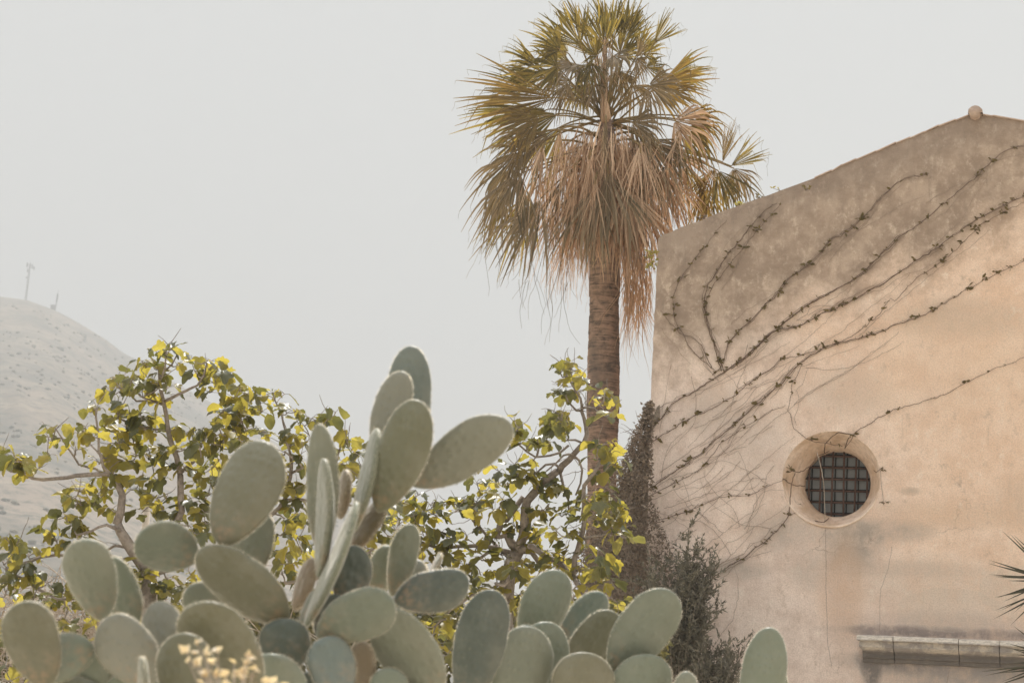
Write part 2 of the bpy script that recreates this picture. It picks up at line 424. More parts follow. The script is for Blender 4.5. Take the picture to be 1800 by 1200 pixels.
def U(x, y): return wall_uv(x, y)
def plaster(relief=True):
    m = NT('weathered plaster'); co = m.co()
    sx = m.n('ShaderNodeSeparateXYZ', inp={0: co}); X, Z = sx.outputs[0], sx.outputs[2]
    n1 = m.noise(co, .55, 8, .62); n2 = m.noise(co, 2.3, 10, .72); n3 = m.noise(co, 14, 8, .78); n4 = m.noise(m.mapv(co, (1, 1, .35), (4, 0, 2)), 5, 7, .7)
    warm = m.mix(m.mr(n2, .35, .65), (.79, .56, .41), (.90, .69, .545))
    pale = m.mix(m.mr(n2, .38, .62), (.73, .59, .515), (.90, .755, .67))
    # warmer toward upper right, paler toward lower left
    g = m.math('ADD', m.math('MULTIPLY', X, .24), m.math('MULTIPLY', m.math('SUBTRACT', Z, ZO), .10))
    g = m.math('ADD', g, m.math('MULTIPLY', m.math('SUBTRACT', n1, .5), 1.8))
    c = m.mix(m.mr(g, -.55, .65), pale, warm)
    # grey-brown weathering below the gable: distance from the gable line
    s = .355
    u0, z0 = U(1157, 419)
    line = m.math('SUBTRACT', m.math('ADD', m.math('MULTIPLY', m.math('SUBTRACT', X, u0), s), z0), Z)   # metres below the slope
    fade = m.math('ADD', line, m.math('MULTIPLY', m.math('SUBTRACT', n1, .5), 2.6))
    fade = m.math('ADD', fade, m.math('MULTIPLY', m.math('SUBTRACT', n2, .5), 1.1))
    fade = m.math('ADD', fade, m.math('MULTIPLY', X, .10))
    wmask = m.mr(fade, .9, 2.2, 1, 0)
    nm = m.noise(m.mapv(co, (1, 1, .75), (2, 0, 7)), 6.5, 9, .78); ns = m.noise(m.mapv(co, (1, 1, .16), (5, 0, 1)), 9, 7, .7)
    grey = m.mix(m.mr(n2, .4, .62), (.275, .205, .155), (.45, .345, .265)); grey = m.mix(m.mr(nm, .50, .66, 0, .75), grey, (.66, .53, .42)); grey = m.mix(m.mr(ns, .55, .70, 0, .45), grey, (.22, .17, .135))
    c = m.mix(m.mr(nm, .47, .34, 0, .55), c, (.50, .375, .29)); c = m.mix(m.mr(nm, .54, .66, 0, .6), c, (.93, .81, .70)); c = m.mix(m.mr(ns, .56, .70, 0, .30), c, (.55, .42, .33))
    c = m.mix(m.math('MULTIPLY', wmask, .93), c, grey)
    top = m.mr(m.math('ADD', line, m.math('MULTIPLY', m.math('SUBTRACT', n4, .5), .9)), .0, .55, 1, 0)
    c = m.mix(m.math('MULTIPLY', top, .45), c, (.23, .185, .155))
    # lichen-like light speckle in the weathered zone
    sp = m.math('MULTIPLY', m.mr(n3, .54, .68), m.mr(m.noise(co, 3.1, 5, .6), .42, .6))
    c = m.mix(m.math('MULTIPLY', sp, m.math('ADD', m.math('MULTIPLY', wmask, .5), .12)), c, (.66, .55, .45))
    dk = m.math('MULTIPLY', m.mr(n3, .42, .30), m.mr(n2, .45, .6))
    c = m.mix(m.math('MULTIPLY', dk, .35), c, (.24, .19, .15))
    # individual stains (centre px, radii m, strength, colour)
    def blob(c, px, py, ru, rz, k, colr, nzs=.9):
        u, z = U(px, py)
        du = m.math('DIVIDE', m.math('SUBTRACT', X, u), ru); dz = m.math('DIVIDE', m.math('SUBTRACT', Z, z), rz)
        d = m.math('ADD', m.math('MULTIPLY', du, du), m.math('MULTIPLY', dz, dz))
        if nzs < 0:     # repair patch with a definite edge
            d = m.math('ADD', d, m.math('MULTIPLY', m.math('SUBTRACT', n2, .5), -1.3)); return m.mix(m.mr(d, .96, 1.03, k, 0), c, colr)
        d = m.math('ADD', d, m.math('MULTIPLY', m.math('SUBTRACT', n2, .5), -1.8 * nzs))
        f = m.math('ADD', m.math('MULTIPLY', nm, .6), m.math('MULTIPLY', n2, .4))
        return m.mix(m.math('MULTIPLY', m.mr(d, -.2, 1.7, k, 0), m.mr(f, .36, .58, .25, 1.25), clamp=True), c, colr)
    gs = (.36, .31, .265)
    for a in [(1500, 945, .42, .26, .75, gs), (1375, 930, .45, .26, .5, gs), (1570, 932, .45, .14, .6, gs), (1488, 1045, .17, .75, .4, (.66, .47, .35)), (1598, 863, .12, .05, .5, (.40, .31, .24)), (1500, 985, .3, .2, .5, gs), (1270, 1000, .5, .12, .4, gs), (1430, 1000, .3, .25, .35, gs),
              (1690, 560, .8, .25, .45, (.44, .34, .26)), (1250, 720, .35, .35, .45, (.45, .38, .33)), (1330, 780, .4, .5, .25, gs), (1490, 690, .5, .3, .35, (.46, .36, .28)),
              (1590, 1000, .9, .1, .35, (.45, .35, .29)), (1640, 1030, .95, .34, .38, (.58, .50, .42)), (1790, 880, .3, .3, .3, (.5, .37, .27)),
              (1480, 1040, .28, .55, .55, (.66, .45, .32)), (1660, 905, 1.0, .16, .35, (.62, .43, .29)),
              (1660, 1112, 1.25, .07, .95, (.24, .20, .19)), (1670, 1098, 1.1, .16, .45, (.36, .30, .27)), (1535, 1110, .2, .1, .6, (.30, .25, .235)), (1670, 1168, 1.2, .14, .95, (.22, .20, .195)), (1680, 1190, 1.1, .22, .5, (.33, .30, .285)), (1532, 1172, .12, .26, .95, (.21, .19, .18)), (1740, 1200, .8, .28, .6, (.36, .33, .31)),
              (1670, 1072, .62, .25, .30, (.60, .51, .43), -1), (1800, 1040, .5, .3, .3, (.60, .52, .44), -1), (1255, 1080, .8, .55, .22, (.80, .73, .67)), (1690, 640, 1.0, .8, .25, (.76, .55, .38)), (1300, 1000, .35, .15, .35, gs)]:
        c = blob(c, *a)
    # hairline cracks
    vo = m.n('ShaderNodeTexVoronoi', feature='DISTANCE_TO_EDGE', inp={'Vector': m.n('ShaderNodeVectorMath', operation='ADD', inp={0: co, 1: m.n('ShaderNodeTexNoise', inp={'Vector': co, 'Scale': 3.0, 'Detail': 4.0}).outputs['Color']}).outputs[0], 'Scale': .42}).outputs['Distance']
    ck = m.math('MULTIPLY', m.mr(vo, .0, .0045, 1, 0, False), m.mr(m.noise(co, .9, 3), .48, .62))
    c = m.mix(m.math('MULTIPLY', ck, .45), c, (.24, .18, .14))
    def vcrack(c, pts, k, wd=.006):
        for (a, b) in zip(pts, pts[1:]):
            (u1, z1), (u2, z2) = U(*a), U(*b)
            L = math.hypot(u2 - u1, z2 - z1); nu, nz_ = (z2 - z1) / L, -(u2 - u1) / L
            d = m.math('ADD', m.math('MULTIPLY', m.math('SUBTRACT', X, u1), nu), m.math('MULTIPLY', m.math('SUBTRACT', Z, z1), nz_))
            d = m.math('ABSOLUTE', m.math('ADD', d, m.math('MULTIPLY', m.math('SUBTRACT', n2, .5), .05)))
            t = m.math('ADD', m.math('MULTIPLY', m.math('SUBTRACT', X, u1), (u2 - u1) / L / L), m.math('MULTIPLY', m.math('SUBTRACT', Z, z1), (z2 - z1) / L / L))
            ins = m.math('MULTIPLY', m.math('GREATER_THAN', t, 0), m.math('LESS_THAN', t, 1))
            c = m.mix(m.math('MULTIPLY', m.math('MULTIPLY', m.mr(d, 0, wd, k, 0, False), ins), m.mr(n3, .3, .5)), c, (.20, .15, .13))
        return c
    c = vcrack(c, [(1451, 925), (1452, 1030), (1455, 1130), (1462, 1170)], .75)
    c = vcrack(c, [(1568, 960), (1561, 1000), (1548, 1035), (1546, 1110)], .6)
    c = vcrack(c, [(1669, 1177), (1664, 1200)], .7)
    # fine sand grain, kept low in contrast
    c = m.mix(m.mr(m.noise(co, 60, 4, .8), .40, .66, 0, .38), c, (.36, .28, .22))
    h = m.math('ADD', m.math('MULTIPLY', nm, 1.3), m.math('ADD', m.math('MULTIPLY', n3, .6), m.math('MULTIPLY', ck, -.3)))
    return m.done(m.pbsdf(c, .93, m.bump(h, .75, .024), spec=.15))
M['plaster'] = plaster()
fw = facade(); fw.data.materials.append(M['plaster'])

def window():
    fr = MB(); NC = 96
    # rings: outer lip, splayed reveal, short inner barrel
    rings = [(RO * 1.0, 0.0, 0), (RO * .985, .012, 0), (.475, .27, 0), (.425, .36, 0), (.418, .375, 0), (RI + .006, DEP - .04, 0), (RI, DEP, 0), (RI, DEP + .12, 0)]
    vs = []
    for ri, (r, d, _) in enumerate(rings):
        for k in range(NC):
            a = 2 * math.pi * k / NC
            w_ = 1 + (.012 * noise.noise(Vector((math.cos(a) * 3, math.sin(a) * 3, d * 6))) if 0 < ri < 6 else 0)
            sq = .975 if ri < 2 else 1
            if ri < 2: r = rim(a) * (1 if ri == 0 else .985); w_ = 1
            vs.append((r * w_ * math.cos(a), d, ZO + r * w_ * sq * math.sin(a)))
    fs = [(i * NC + k, i * NC + (k + 1) % NC, (i + 1) * NC + (k + 1) % NC, (i + 1) * NC + k) for i in range(len(rings) - 1) for k in range(NC)]
    fr.add(vs, fs)
    # low raised plaster lip round the lower half
    for k in range(NC):
        pass
    lip = [(RO * 1.012 * math.cos(a), -.002, ZO + RO * .987 * math.sin(a)) for a in np.linspace(R(200), R(345), 40)]
    m = NT('reveal plaster'); co = m.co(); n1 = m.noise(co, 3, 7, .65, .4); n2 = m.noise(co, 22, 7, .7)
    c = m.mix(m.mr(n1, .38, .62), (.62, .45, .32), (.80, .645, .53)); c = m.mix(m.mr(n2, .45, .7, 0, .4), c, (.42, .32, .25)); c = m.mix(m.mr(m.noise(m.mapv(co, (1, 1, .2)), 14, 6, .7), .52, .66, 0, .5), c, (.40, .29, .22))
    rp = m.done(m.pbsdf(c, .93, m.bump(m.math('ADD', n1, m.math('MULTIPLY', n2, .4)), .6, .014), spec=.15))
    wo_ = chpart(fr, 'round_window', rp)
    lp = MB(); lp.tube(lip, [.010 * math.sin(math.pi * (i + .5) / 40) + .004 for i in range(40)], 6); chpart(lp, 'frame', rp, wo_)
    gl = MB(); vs = [(0, DEP + .10, ZO)] + [(RI * math.cos(2 * math.pi * k / NC), DEP + .10, ZO + RI * math.sin(2 * math.pi * k / NC)) for k in range(NC)]
    gl.add(vs, [(0, 1 + k, 1 + (k + 1) % NC) for k in range(NC)]); chpart(gl, 'pane', M['glass'], wo_, smooth=False)
    gr = MB(); sp = .139
    for i in range(-2, 4):
        x = (i - .5) * sp + .005; h = math.sqrt(max(0, RI ** 2 - x ** 2)) + .01
        gr.tube([(x + .006 * math.sin(i * 2.2), DEP + .012, ZO - h), (x, DEP + .010, ZO), (x + .005 * math.cos(i * 3), DEP + .012, ZO + h)], .0125, 6)
    for i in range(-2, 4):
        z = (i - .5) * sp - .01; h = math.sqrt(max(0, RI ** 2 - z ** 2)) + .01
        gr.tube([(-h, DEP + .035, ZO + z + .002), (0, DEP + .033, ZO + z), (h, DEP + .035, ZO + z - .002)], .0115, 6)
    chpart(gr, 'grille', M['iron'], wo_)
    # glazing bars behind the grille
    gb = MB()
    for i in range(-2, 4):
        x = (i - .5) * sp + .03; h = math.sqrt(max(0, RI ** 2 - x ** 2))
        gb.box((x, DEP + .09, ZO), .012, .012, 2 * h)
        z = (i - .5) * sp + .012; h = math.sqrt(max(0, RI ** 2 - z ** 2))
        gb.box((0, DEP + .086, ZO + z), 2 * h, .012, .012)
    chpart(gb, 'glazing_bars', M['dark'], wo_, smooth=False)
window()

def cornice():
    u0, zt = wall_uv(1511, 1118); u1 = u0 + 3.1
    prof = [(0, .02), (.24, 0), (.245, -.05), (.195, -.062), (.20, -.12), (.165, -.15), (.12, -.165), (.085, -.20), (.085, -.235), (.05, -.25), (.04, -.285), (0, -.29)]
    m = NT('cornice stone'); co = m.co(); n1 = m.noise(co, 4, 7, .7, .5); n2 = m.noise(m.mapv(co, (1, 1, 3)), 16, 7, .7)
    c = m.mix(m.mr(n1, .42, .58), (.58, .51, .43), (.33, .295, .27)); c = m.mix(m.mr(n2, .45, .7, 0, .6), c, (.24, .21, .195))
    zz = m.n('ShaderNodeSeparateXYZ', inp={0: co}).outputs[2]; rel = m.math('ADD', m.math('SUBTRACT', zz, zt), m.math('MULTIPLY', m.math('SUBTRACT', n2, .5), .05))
    c = m.mix(m.mr(rel, -.045, -.03), c, m.mix(m.mr(n2, .35, .6), (.42, .38, .34), (.70, .64, .57)))  # pale top fillet: light on the moulding painted in by height
    low = m.mr(rel, -.155, -.175); c = m.mix(m.math('MULTIPLY', low, .85), c, (.13, .115, .105))  # dark lower band: painted shade together with real staining
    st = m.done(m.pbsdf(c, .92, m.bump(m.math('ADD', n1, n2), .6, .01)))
    cuts = [u0, U(1574, 1130)[0], U(1688, 1132)[0], U(1759, 1135)[0], U(1850, 1135)[0], u1]
    par = None
    e = MB()
    for k, (a, b) in enumerate(zip(cuts, cuts[1:])):
        a2, b2 = a + (.004 if k else 0), b - .004
        ins = .05 if k == 0 else 0
        nseg = 8; vs = []
        for s in range(nseg + 1):
            x = a2 + (b2 - a2) * s / nseg
            for (d, z) in prof:
                xi = x + (ins * (1 - d / .15) if s == 0 and k == 0 else 0)
                j = .004 * noise.noise(Vector((x * 5, d * 9, z * 9 + k * 7)))
                xi = xi if not (s == 0 and k == 0) else a2 + (.24 - d) * .55
                vs.append((xi, -d + j - (.002 * (k % 2)), zt + z + j * 1.5 + .002 * math.sin(k * 2)))
        n = len(prof); fs = [(s * n + i, s * n + i + 1, (s + 1) * n + i + 1, (s + 1) * n + i) for s in range(nseg) for i in range(n - 1)]
        fs += [tuple(range(n)), tuple(nseg * n + i for i in range(n - 1, -1, -1))]
        e.add(vs, fs)
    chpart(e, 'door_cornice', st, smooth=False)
cornice()

def roof_and_body():
    uL = wall_uv(1140, 800)[0]; uR = gab[-1][0]; ap = max(gab, key=lambda q: q[1])
    b = MB(); D = 13
    zl = gab[0][1] - .12; zr = gab[-1][1] - .12
    # side and back walls
    b.box((uL + .27, .56 + D / 2, zl / 2 - .1), .5, D, zl + .2); b.box((uR - .27, .56 + D / 2, zr / 2 - .1), .5, D, zr + .2)
    b.box(((uL + uR) / 2, .56 + D + .25, zl / 2 - .1), uR - uL, .5, zl + .2)
    chpart(b, 'side_wall', M['plaster'], smooth=False)
    r = MB()
    # tiled roof planes just behind and just above the gable edge (rows of curved tiles)
    def plane(g):
        for (a, c) in zip(g, g[1:]):
            L = math.hypot(c[0] - a[0], c[1] - a[1]); n = max(1, round(L / .34))
            for k in range(n):
                f0, f1 = k / n, (k + 1) / n
                x0, z0_ = a[0] + (c[0] - a[0]) * f0, a[1] + (c[1] - a[1]) * f0
                x1, z1_ = a[0] + (c[0] - a[0]) * f1, a[1] + (c[1] - a[1]) * f1
                lift0, lift1 = (.006, .016)
                if g is gR: lift0, lift1 = lift1, lift0
                th = .013
                dj = rnd.uniform(-.006, .006)
                vs = [(x0, -.02 + dj, z0_ + lift0), (x1, -.02 + dj, z1_ + lift1), (x1, D + .8, z1_ + lift1), (x0, D + .8, z0_ + lift0),
                      (x0, -.02 + dj, z0_ + lift0 - th), (x1, -.02 + dj, z1_ + lift1 - th), (x1, D + .8, z1_ + lift1 - th), (x0, D + .8, z0_ + lift0 - th)]
                r.add(vs, [(0, 1, 2, 3), (7, 6, 5, 4), (0, 4, 5, 1), (1, 5, 6, 2), (2, 6, 7, 3), (3, 7, 4, 0)])
    i = gab.index(ap); gL, gR = [g for g in gab[:i + 1] if g[0] > U(1440, 0)[0]], gab[i:]
    plane(gL); plane(gR)
    # eroded end of the slope: mortar bed only
    rest = [g for g in gab if g[0] <= gL[0][0]]
    for (a, c) in zip(rest, rest[1:] + gL[:1]):
        vs = [(a[0], .03, a[1] - .004), (c[0], .03, c[1] - .004), (c[0], D + .8, c[1] - .004), (a[0], D + .8, a[1] - .004), (a[0], .03, a[1] - .03), (c[0], .03, c[1] - .03), (c[0], D + .8, c[1] - .03), (a[0], D + .8, a[1] - .03)]
        r.add(vs, [(0, 1, 2, 3), (7, 6, 5, 4), (0, 4, 5, 1), (1, 5, 6, 2), (2, 6, 7, 3), (3, 7, 4, 0)])
    ro = chpart(r, 'roof', M['tile'], smooth=False)
    # ridge cap
    rd = MB(); n = 12
    for q in range(28):
        y0 = -.16 + q * .5; y1 = y0 + .52; ra = .074; rb = .066; vs = []
        for (y, rr) in ((y0, ra), (y1, rb)):
            for k in range(n + 1):
                a = R(-15) + R(210) * k / n
                jj = 1 + .16 * noise.noise(Vector((math.cos(a) * 2.5, y, math.sin(a) * 2)))
                vs.append((ap[0] + rr * 1.15 * jj * math.cos(a), y, ap[1] - .012 + rr * jj * math.sin(a) * .95))
        fs = [(k, k + 1, n + 2 + k, n + 1 + k) for k in range(n)]
        vs.append((ap[0], y0 + .012, ap[1] - .02)); c0 = len(vs) - 1
        fs += [(c0, k + 1, k) for k in range(n)]
        rd.add(vs, fs)
    rd.add([(ap[0] - .01 + .07 * math.cos(a) * (1 + .12 * math.sin(3 * a)), -.165 if b_ == 0 else -.0, ap[1] - .02 + .055 * math.sin(a)) for b_ in (0, 1) for a in np.linspace(0, 2 * math.pi, 9)[:-1]],
           [(k, (k + 1) % 8, 8 + (k + 1) % 8, 8 + k) for k in range(8)] + [tuple(range(7, -1, -1))])
    chpart(rd, 'ridge_tile', M['tile'], ro)
roof_and_body()

# ------------------------------------------------------------------ creeper on the wall
VINES = [  # (thickness class, pixel polyline)
 (2, [(1279, 387), (1261, 404), (1239, 433), (1222, 455), (1206, 475), (1193, 497), (1184, 517), (1185, 540), (1186, 561), (1199, 585), (1208, 605), (1221, 621), (1240, 637), (1256, 650)]),
 (3, [(1364, 356), (1345, 370), (1331, 383), (1318, 400), (1309, 415), (1297, 428), (1285, 440), (1270, 462), (1257, 484), (1246, 500), (1241, 517), (1238, 540), (1241, 561), (1246, 580), (1254, 602), (1260, 628), (1268, 652)]),
 (2, [(1371, 360), (1348, 386), (1323, 415), (1305, 438), (1287, 459), (1272, 478), (1261, 492), (1247, 512), (1240, 535), (1243, 560), (1252, 590), (1262, 620), (1272, 652)]),
 (3, [(1635, 305), (1615, 310), (1598, 312), (1578, 321), (1562, 334), (1545, 350), (1530, 368), (1507, 393), (1485, 410), (1463, 422), (1443, 442), (1426, 459), (1412, 472), (1397, 481), (1384, 494), (1375, 506), (1360, 524), (1345, 536), (1322, 560), (1294, 587), (1284, 600), (1276, 613), (1270, 640), (1252, 659)]),
 (4, [(1830, 246), (1800, 256), (1780, 260), (1763, 268), (1745, 284), (1727, 301), (1705, 321), (1683, 338), (1660, 357), (1635, 378), (1610, 398), (1580, 418), (1556, 442), (1536, 459), (1515, 480), (1492, 495), (1465, 512), (1433, 528), (1405, 547), (1375, 569), (1350, 592), (1323, 616), (1300, 634), (1272, 654), (1250, 668), (1232, 680), (1210, 694), (1188, 705), (1165, 730), (1142, 755)]),
 (2, [(1188, 705), (1170, 710), (1155, 718), (1143, 724)]),
 (3, [(1830, 335), (1800, 347), (1780, 353), (1763, 361), (1745, 371), (1727, 380), (1695, 402), (1664, 424), (1638, 442), (1609, 459), (1585, 477), (1562, 492), (1545, 503), (1525, 512), (1503, 525), (1481, 536), (1462, 544), (1444, 550), (1425, 562), (1404, 572), (1382, 578), (1360, 583), (1345, 596), (1331, 609), (1310, 630), (1285, 648)]),
 (2, [(1830, 346), (1800, 356), (1765, 372), (1727, 393), (1708, 411), (1690, 429), (1655, 460), (1613, 488), (1592, 508), (1573, 528), (1566, 525), (1550, 545), (1536, 561), (1520, 575), (1503, 587), (1480, 600), (1455, 609), (1415, 622), (1375, 632), (1350, 652), (1323, 669), (1300, 687), (1279, 702), (1245, 722), (1213, 735), (1180, 755), (1144, 777)]),
 (3, [(1830, 447), (1800, 459), (1772, 472), (1745, 484), (1717, 500), (1690, 514), (1662, 532), (1635, 547), (1607, 560), (1580, 569), (1552, 581), (1525, 591), (1495, 598), (1463, 605), (1441, 614), (1425, 626), (1411, 636), (1392, 653), (1375, 672), (1350, 694), (1323, 716), (1305, 733), (1287, 749), (1268, 765), (1246, 782), (1222, 803), (1199, 819), (1170, 840), (1144, 858)]),
 (2, [(1830, 615), (1800, 627), (1772, 640), (1745, 650), (1717, 664), (1690, 676), (1668, 690), (1646, 698), (1622, 706), (1598, 713), (1570, 722), (1543, 735), (1525, 746), (1507, 757), (1497, 772), (1485, 788)]),
 (2, [(1411, 639), (1405, 655), (1393, 672), (1391, 690), (1386, 713), (1390, 735), (1397, 753), (1410, 765), (1426, 775), (1450, 779), (1481, 784)]),
 (2, [(1382, 713), (1360, 722), (1338, 735), (1320, 745), (1301, 753), (1283, 768), (1265, 782), (1250, 802), (1232, 823), (1205, 839), (1177, 852), (1147, 869)]),
 (2, [(1380, 841), (1362, 848), (1345, 856), (1330, 864), (1316, 870), (1290, 872), (1265, 874), (1240, 885), (1213, 896), (1180, 907), (1147, 919)]),
 (3, [(1400, 901), (1387, 905), (1375, 922), (1360, 937), (1345, 952), (1327, 963), (1310, 979), (1290, 990), (1276, 1000), (1260, 1010), (1240, 1027), (1218, 1045)]),
 (1, [(1383, 889), (1360, 906), (1333, 923), (1303, 943), (1273, 960), (1258, 980), (1243, 998), (1225, 1012)]),
 (1, [(1397, 766), (1372, 786), (1345, 808), (1327, 822), (1309, 837), (1290, 855), (1268, 870), (1245, 895), (1221, 918), (1195, 941), (1170, 975)]),
 (1, [(1265, 782), (1280, 800), (1298, 793), (1308, 815), (1316, 837), (1324, 858), (1331, 878), (1322, 905), (1308, 930)]),
 (2, [(1162, 545), (1178, 568), (1195, 584), (1212, 592), (1228, 603), (1240, 622), (1252, 648)]),
 (1, [(1228, 603), (1236, 620), (1238, 640), (1250, 655)]),
 (1, [(1290, 985), (1296, 1010), (1297, 1033), (1298, 1050), (1290, 1083), (1275, 1105), (1260, 1125), (1245, 1150)]),
 (1, [(1272, 654), (1290, 668), (1300, 682), (1330, 680)]),
 (1, [(1400, 1010), (1385, 1003), (1378, 1000)][0:0] or [(1237, 828), (1245, 850), (1262, 872), (1278, 884), (1292, 900), (1300, 925)]),
 (1, [(1590, 600), (1552, 622), (1511, 640), (1463, 650), (1415, 646)]),
 (1, [(1580, 585), (1520, 632), (1470, 665), (1420, 690), (1386, 720), (1350, 745), (1316, 780)]),
 (1, [(1560, 600), (1500, 645), (1440, 680), (1395, 712)]),
 (1, [(1500, 500), (1470, 545), (1430, 585), (1398, 612), (1370, 635), (1345, 660)]),
 (1, [(1600, 480), (1570, 510), (1520, 548), (1475, 585), (1430, 610), (1380, 640), (1330, 662), (1290, 690)]),
 (1, [(1745, 400), (1690, 445), (1640, 480), (1590, 520), (1552, 552), (1510, 590)]),
 (1, [(1735, 315), (1710, 350), (1690, 385), (1655, 420), (1625, 445)]),
 (1, [(1625, 345), (1585, 360), (1545, 385), (1500, 410), (1465, 432)]),
 (1, [(1545, 455), (1505, 495), (1465, 525), (1420, 555)]),
 (1, [(1390, 600), (1350, 625), (1310, 645), (1260, 672), (1215, 700)]),
 (1, [(1375, 680), (1350, 690), (1325, 712), (1300, 735), (1275, 762), (1240, 800)]),
 (1, [(1230, 740), (1200, 760), (1180, 780), (1168, 810), (1160, 850)]),
 (1, [(1215, 640), (1180, 600), (1160, 575)]),
 (1, [(1180, 640), (1172, 680), (1165, 720), (1160, 760)]),
 (1, [(1378, 862), (1350, 862), (1330, 880), (1320, 910), (1312, 935)]),
 (1, [(1325, 925), (1310, 950), (1285, 975), (1255, 1000)]),
 (1, [(1345, 885), (1300, 915), (1260, 945), (1225, 970), (1190, 985)]),
 (1, [(1147, 890), (1170, 905), (1200, 912), (1240, 920), (1270, 950), (1285, 975)]),
 (1, [(1143, 980), (1165, 960), (1190, 948), (1225, 930)]),
]
WC = [(1378, 828), (1390, 826), (1404, 829), (1420, 824), (1432, 812)]
def creeper():
    root = empty('climbing_vine', wp(1140, 1150), 'bare wiry climbing vine spread over the plastered gable wall beside the barred window', 'vine')
    r2 = random.Random(11)
    def smoothpts(pts, step=7):
        out = []
        n = len(pts)
        for i in range(n - 1):
            p0 = pts[max(i - 1, 0)]; p1 = pts[i]; p2 = pts[i + 1]; p3 = pts[min(i + 2, n - 1)]
            L = math.hypot(p2[0] - p1[0], p2[1] - p1[1]); k = max(1, int(L / step))
            for j in range(k):
                t = j / k
                q = [0.5 * (2 * p1[a] + (p2[a] - p0[a]) * t + (2 * p0[a] - 5 * p1[a] + 4 * p2[a] - p3[a]) * t * t + (3 * p1[a] - p0[a] - 3 * p2[a] + p3[a]) * t ** 3) for a in (0, 1)]
                out.append((q[0] + r2.gauss(0, .9), q[1] + r2.gauss(0, .9)))
        out.append(pts[-1]); return out
    def leaflets(mb, p, s, n):
        for _ in range(n):
            d = Vector((r2.gauss(0, .8), r2.gauss(-.7, .4), r2.gauss(.7, .5))).normalized()
            q = p + d * s * .5
            a = Vector((r2.gauss(0, 1), r2.gauss(-.5, .6), r2.gauss(-.2, .5))).normalized(); b = a.orthogonal().normalized()
            b = (Matrix.Rotation(r2.uniform(0, 6.28), 3, a) @ b); c = a.cross(b)
            L = s * r2.uniform(.6, 1.25); wd = L * r2.uniform(.35, .55)
            vs = [q, q + a * L * .3 + b * wd * .5 - c * wd * .15, q + a * L * .7 + b * wd * .45 - c * wd * .2, q + a * L - c * wd * .35, q + a * L * .7 - b * wd * .45 - c * wd * .2, q + a * L * .3 - b * wd * .5 - c * wd * .15, q + a * L * .5 + c * wd * .12]
            mb.add(vs, [(0, 1, 6), (1, 2, 6), (2, 3, 6), (3, 4, 6), (4, 5, 6), (5, 0, 6)])
            mb.tube([p, q], .0022, 3, False, mi=1)
    extra = []
    for k, (th, pts) in enumerate(VINES):
        if th >= 2 and k != 9:
            for q in range(3 if th > 2 else 2):
                i0 = r2.randrange(0, max(1, len(pts) - 5)); i1 = min(len(pts), i0 + r2.randint(5, 12)); o1 = r2.uniform(-16, 24); o2 = r2.uniform(-26, 34)
                seg = pts[i0:i1]
                if len(seg) < 4: continue
                ext = [(x + r2.gauss(0, 2.5) + (o1 + (o2 - o1) * j / len(seg)) * .5, y + r2.gauss(0, 2.5) + (o1 + (o2 - o1) * j / len(seg)) * .8) for j, (x, y) in enumerate(seg)]
                ext = [(x, y) for x, y in ext if x > 1146 and not (math.hypot(x - 1461, y - 841) < 92)]
                if len(ext) >= 4: extra.append((1, ext))
    for q in range(24):      # fine tangle low on the left
        x, y = r2.uniform(1150, 1300), r2.uniform(740, 1040); pts = [(x, y)]; a_ = r2.choice((r2.uniform(-.9, -.4), r2.uniform(-.9, -.4), r2.uniform(.6, 2.2)))
        for _ in range(r2.randint(4, 9)):
            a_ += r2.gauss(0, .22); x += 20 * math.cos(a_); y += 20 * math.sin(a_)
            if x < 1147 or x > 1365: break
            pts.append((x, y))
        if len(pts) > 3: extra.append((1, pts))
    for k, (th, pts) in enumerate(VINES + extra):
        sm = smoothpts(pts)
        rb = {1: .0024, 2: .0037, 3: .0046, 4: .0057}[th]
        w3 = [wp(x, y, .012 + .012 * abs(noise.noise(Vector((x * .05, y * .05, k))))) for x, y in sm]
        # where the strand crosses the open window recess it hangs free across it: keep on the wall plane
        n = len(w3); mb = MB()
        rad = [rb * (.65 + .45 * i / n) * r2.uniform(.85, 1.15) for i in range(n)]
        mb.tube(w3, rad, 5, True, .25)
        if th >= 3:   # a second strand twisting round the first
            w4 = [p + TW * .016 * math.sin(i * .35 + k) + UP * .014 * math.cos(i * .31) - NI * .008 for i, p in enumerate(w3)]
            a0, a1 = sorted((r2.randrange(n // 3), n - 1 - r2.randrange(n // 4))); mb.tube(w4[a0:a1], rb * .6, 4)
            w5 = [p + TW * .035 * math.sin(i * .12 + 2 * k) + UP * .03 * math.cos(i * .14 + k) for i, p in enumerate(w3)]
            mb.tube(w5[n // 3:], rb * .4, 4)
        if th >= 2:   # stubby side shoots
            for i in range(2, n - 1):
                if r2.random() < .35:
                    t = (w3[i + 1] - w3[i - 1]).normalized(); q = (UP * r2.choice((1, 1, -1)) + TW * r2.uniform(-.6, .6) - NI * .4 + t * .4).normalized()
                    mb.tube([w3[i], w3[i] + q * r2.uniform(.012, .04)], [rb * .5, rb * .2], 4)
        st = mb.build('vine_stem', M['vine'] if th > 1 else M['vine_faint'], root)
        if th >= 2:
            lf = MB(); i = r2.randrange(3)
            while i < n:
                if r2.random() < .8: leaflets(lf, w3[i], r2.uniform(.032, .07), r2.randint(2, 6))
                i += r2.choice((1, 2, 2, 3, 4)) if th > 2 or k in (7, 0, 2) else r2.choice((2, 4, 6))
            if k != 9 or True:
                if lf.v: lf.build('leaves', [M['vine_leaf'], M['vine']], st)
    # tendrils round the window recess
    def inside(px, py, d):   # point at depth d inside the recess
        u, z = wall_uv(px, py, -d); return Vector((OC.x, OC.y, 0)) + TW * u + UP * z + NI * d
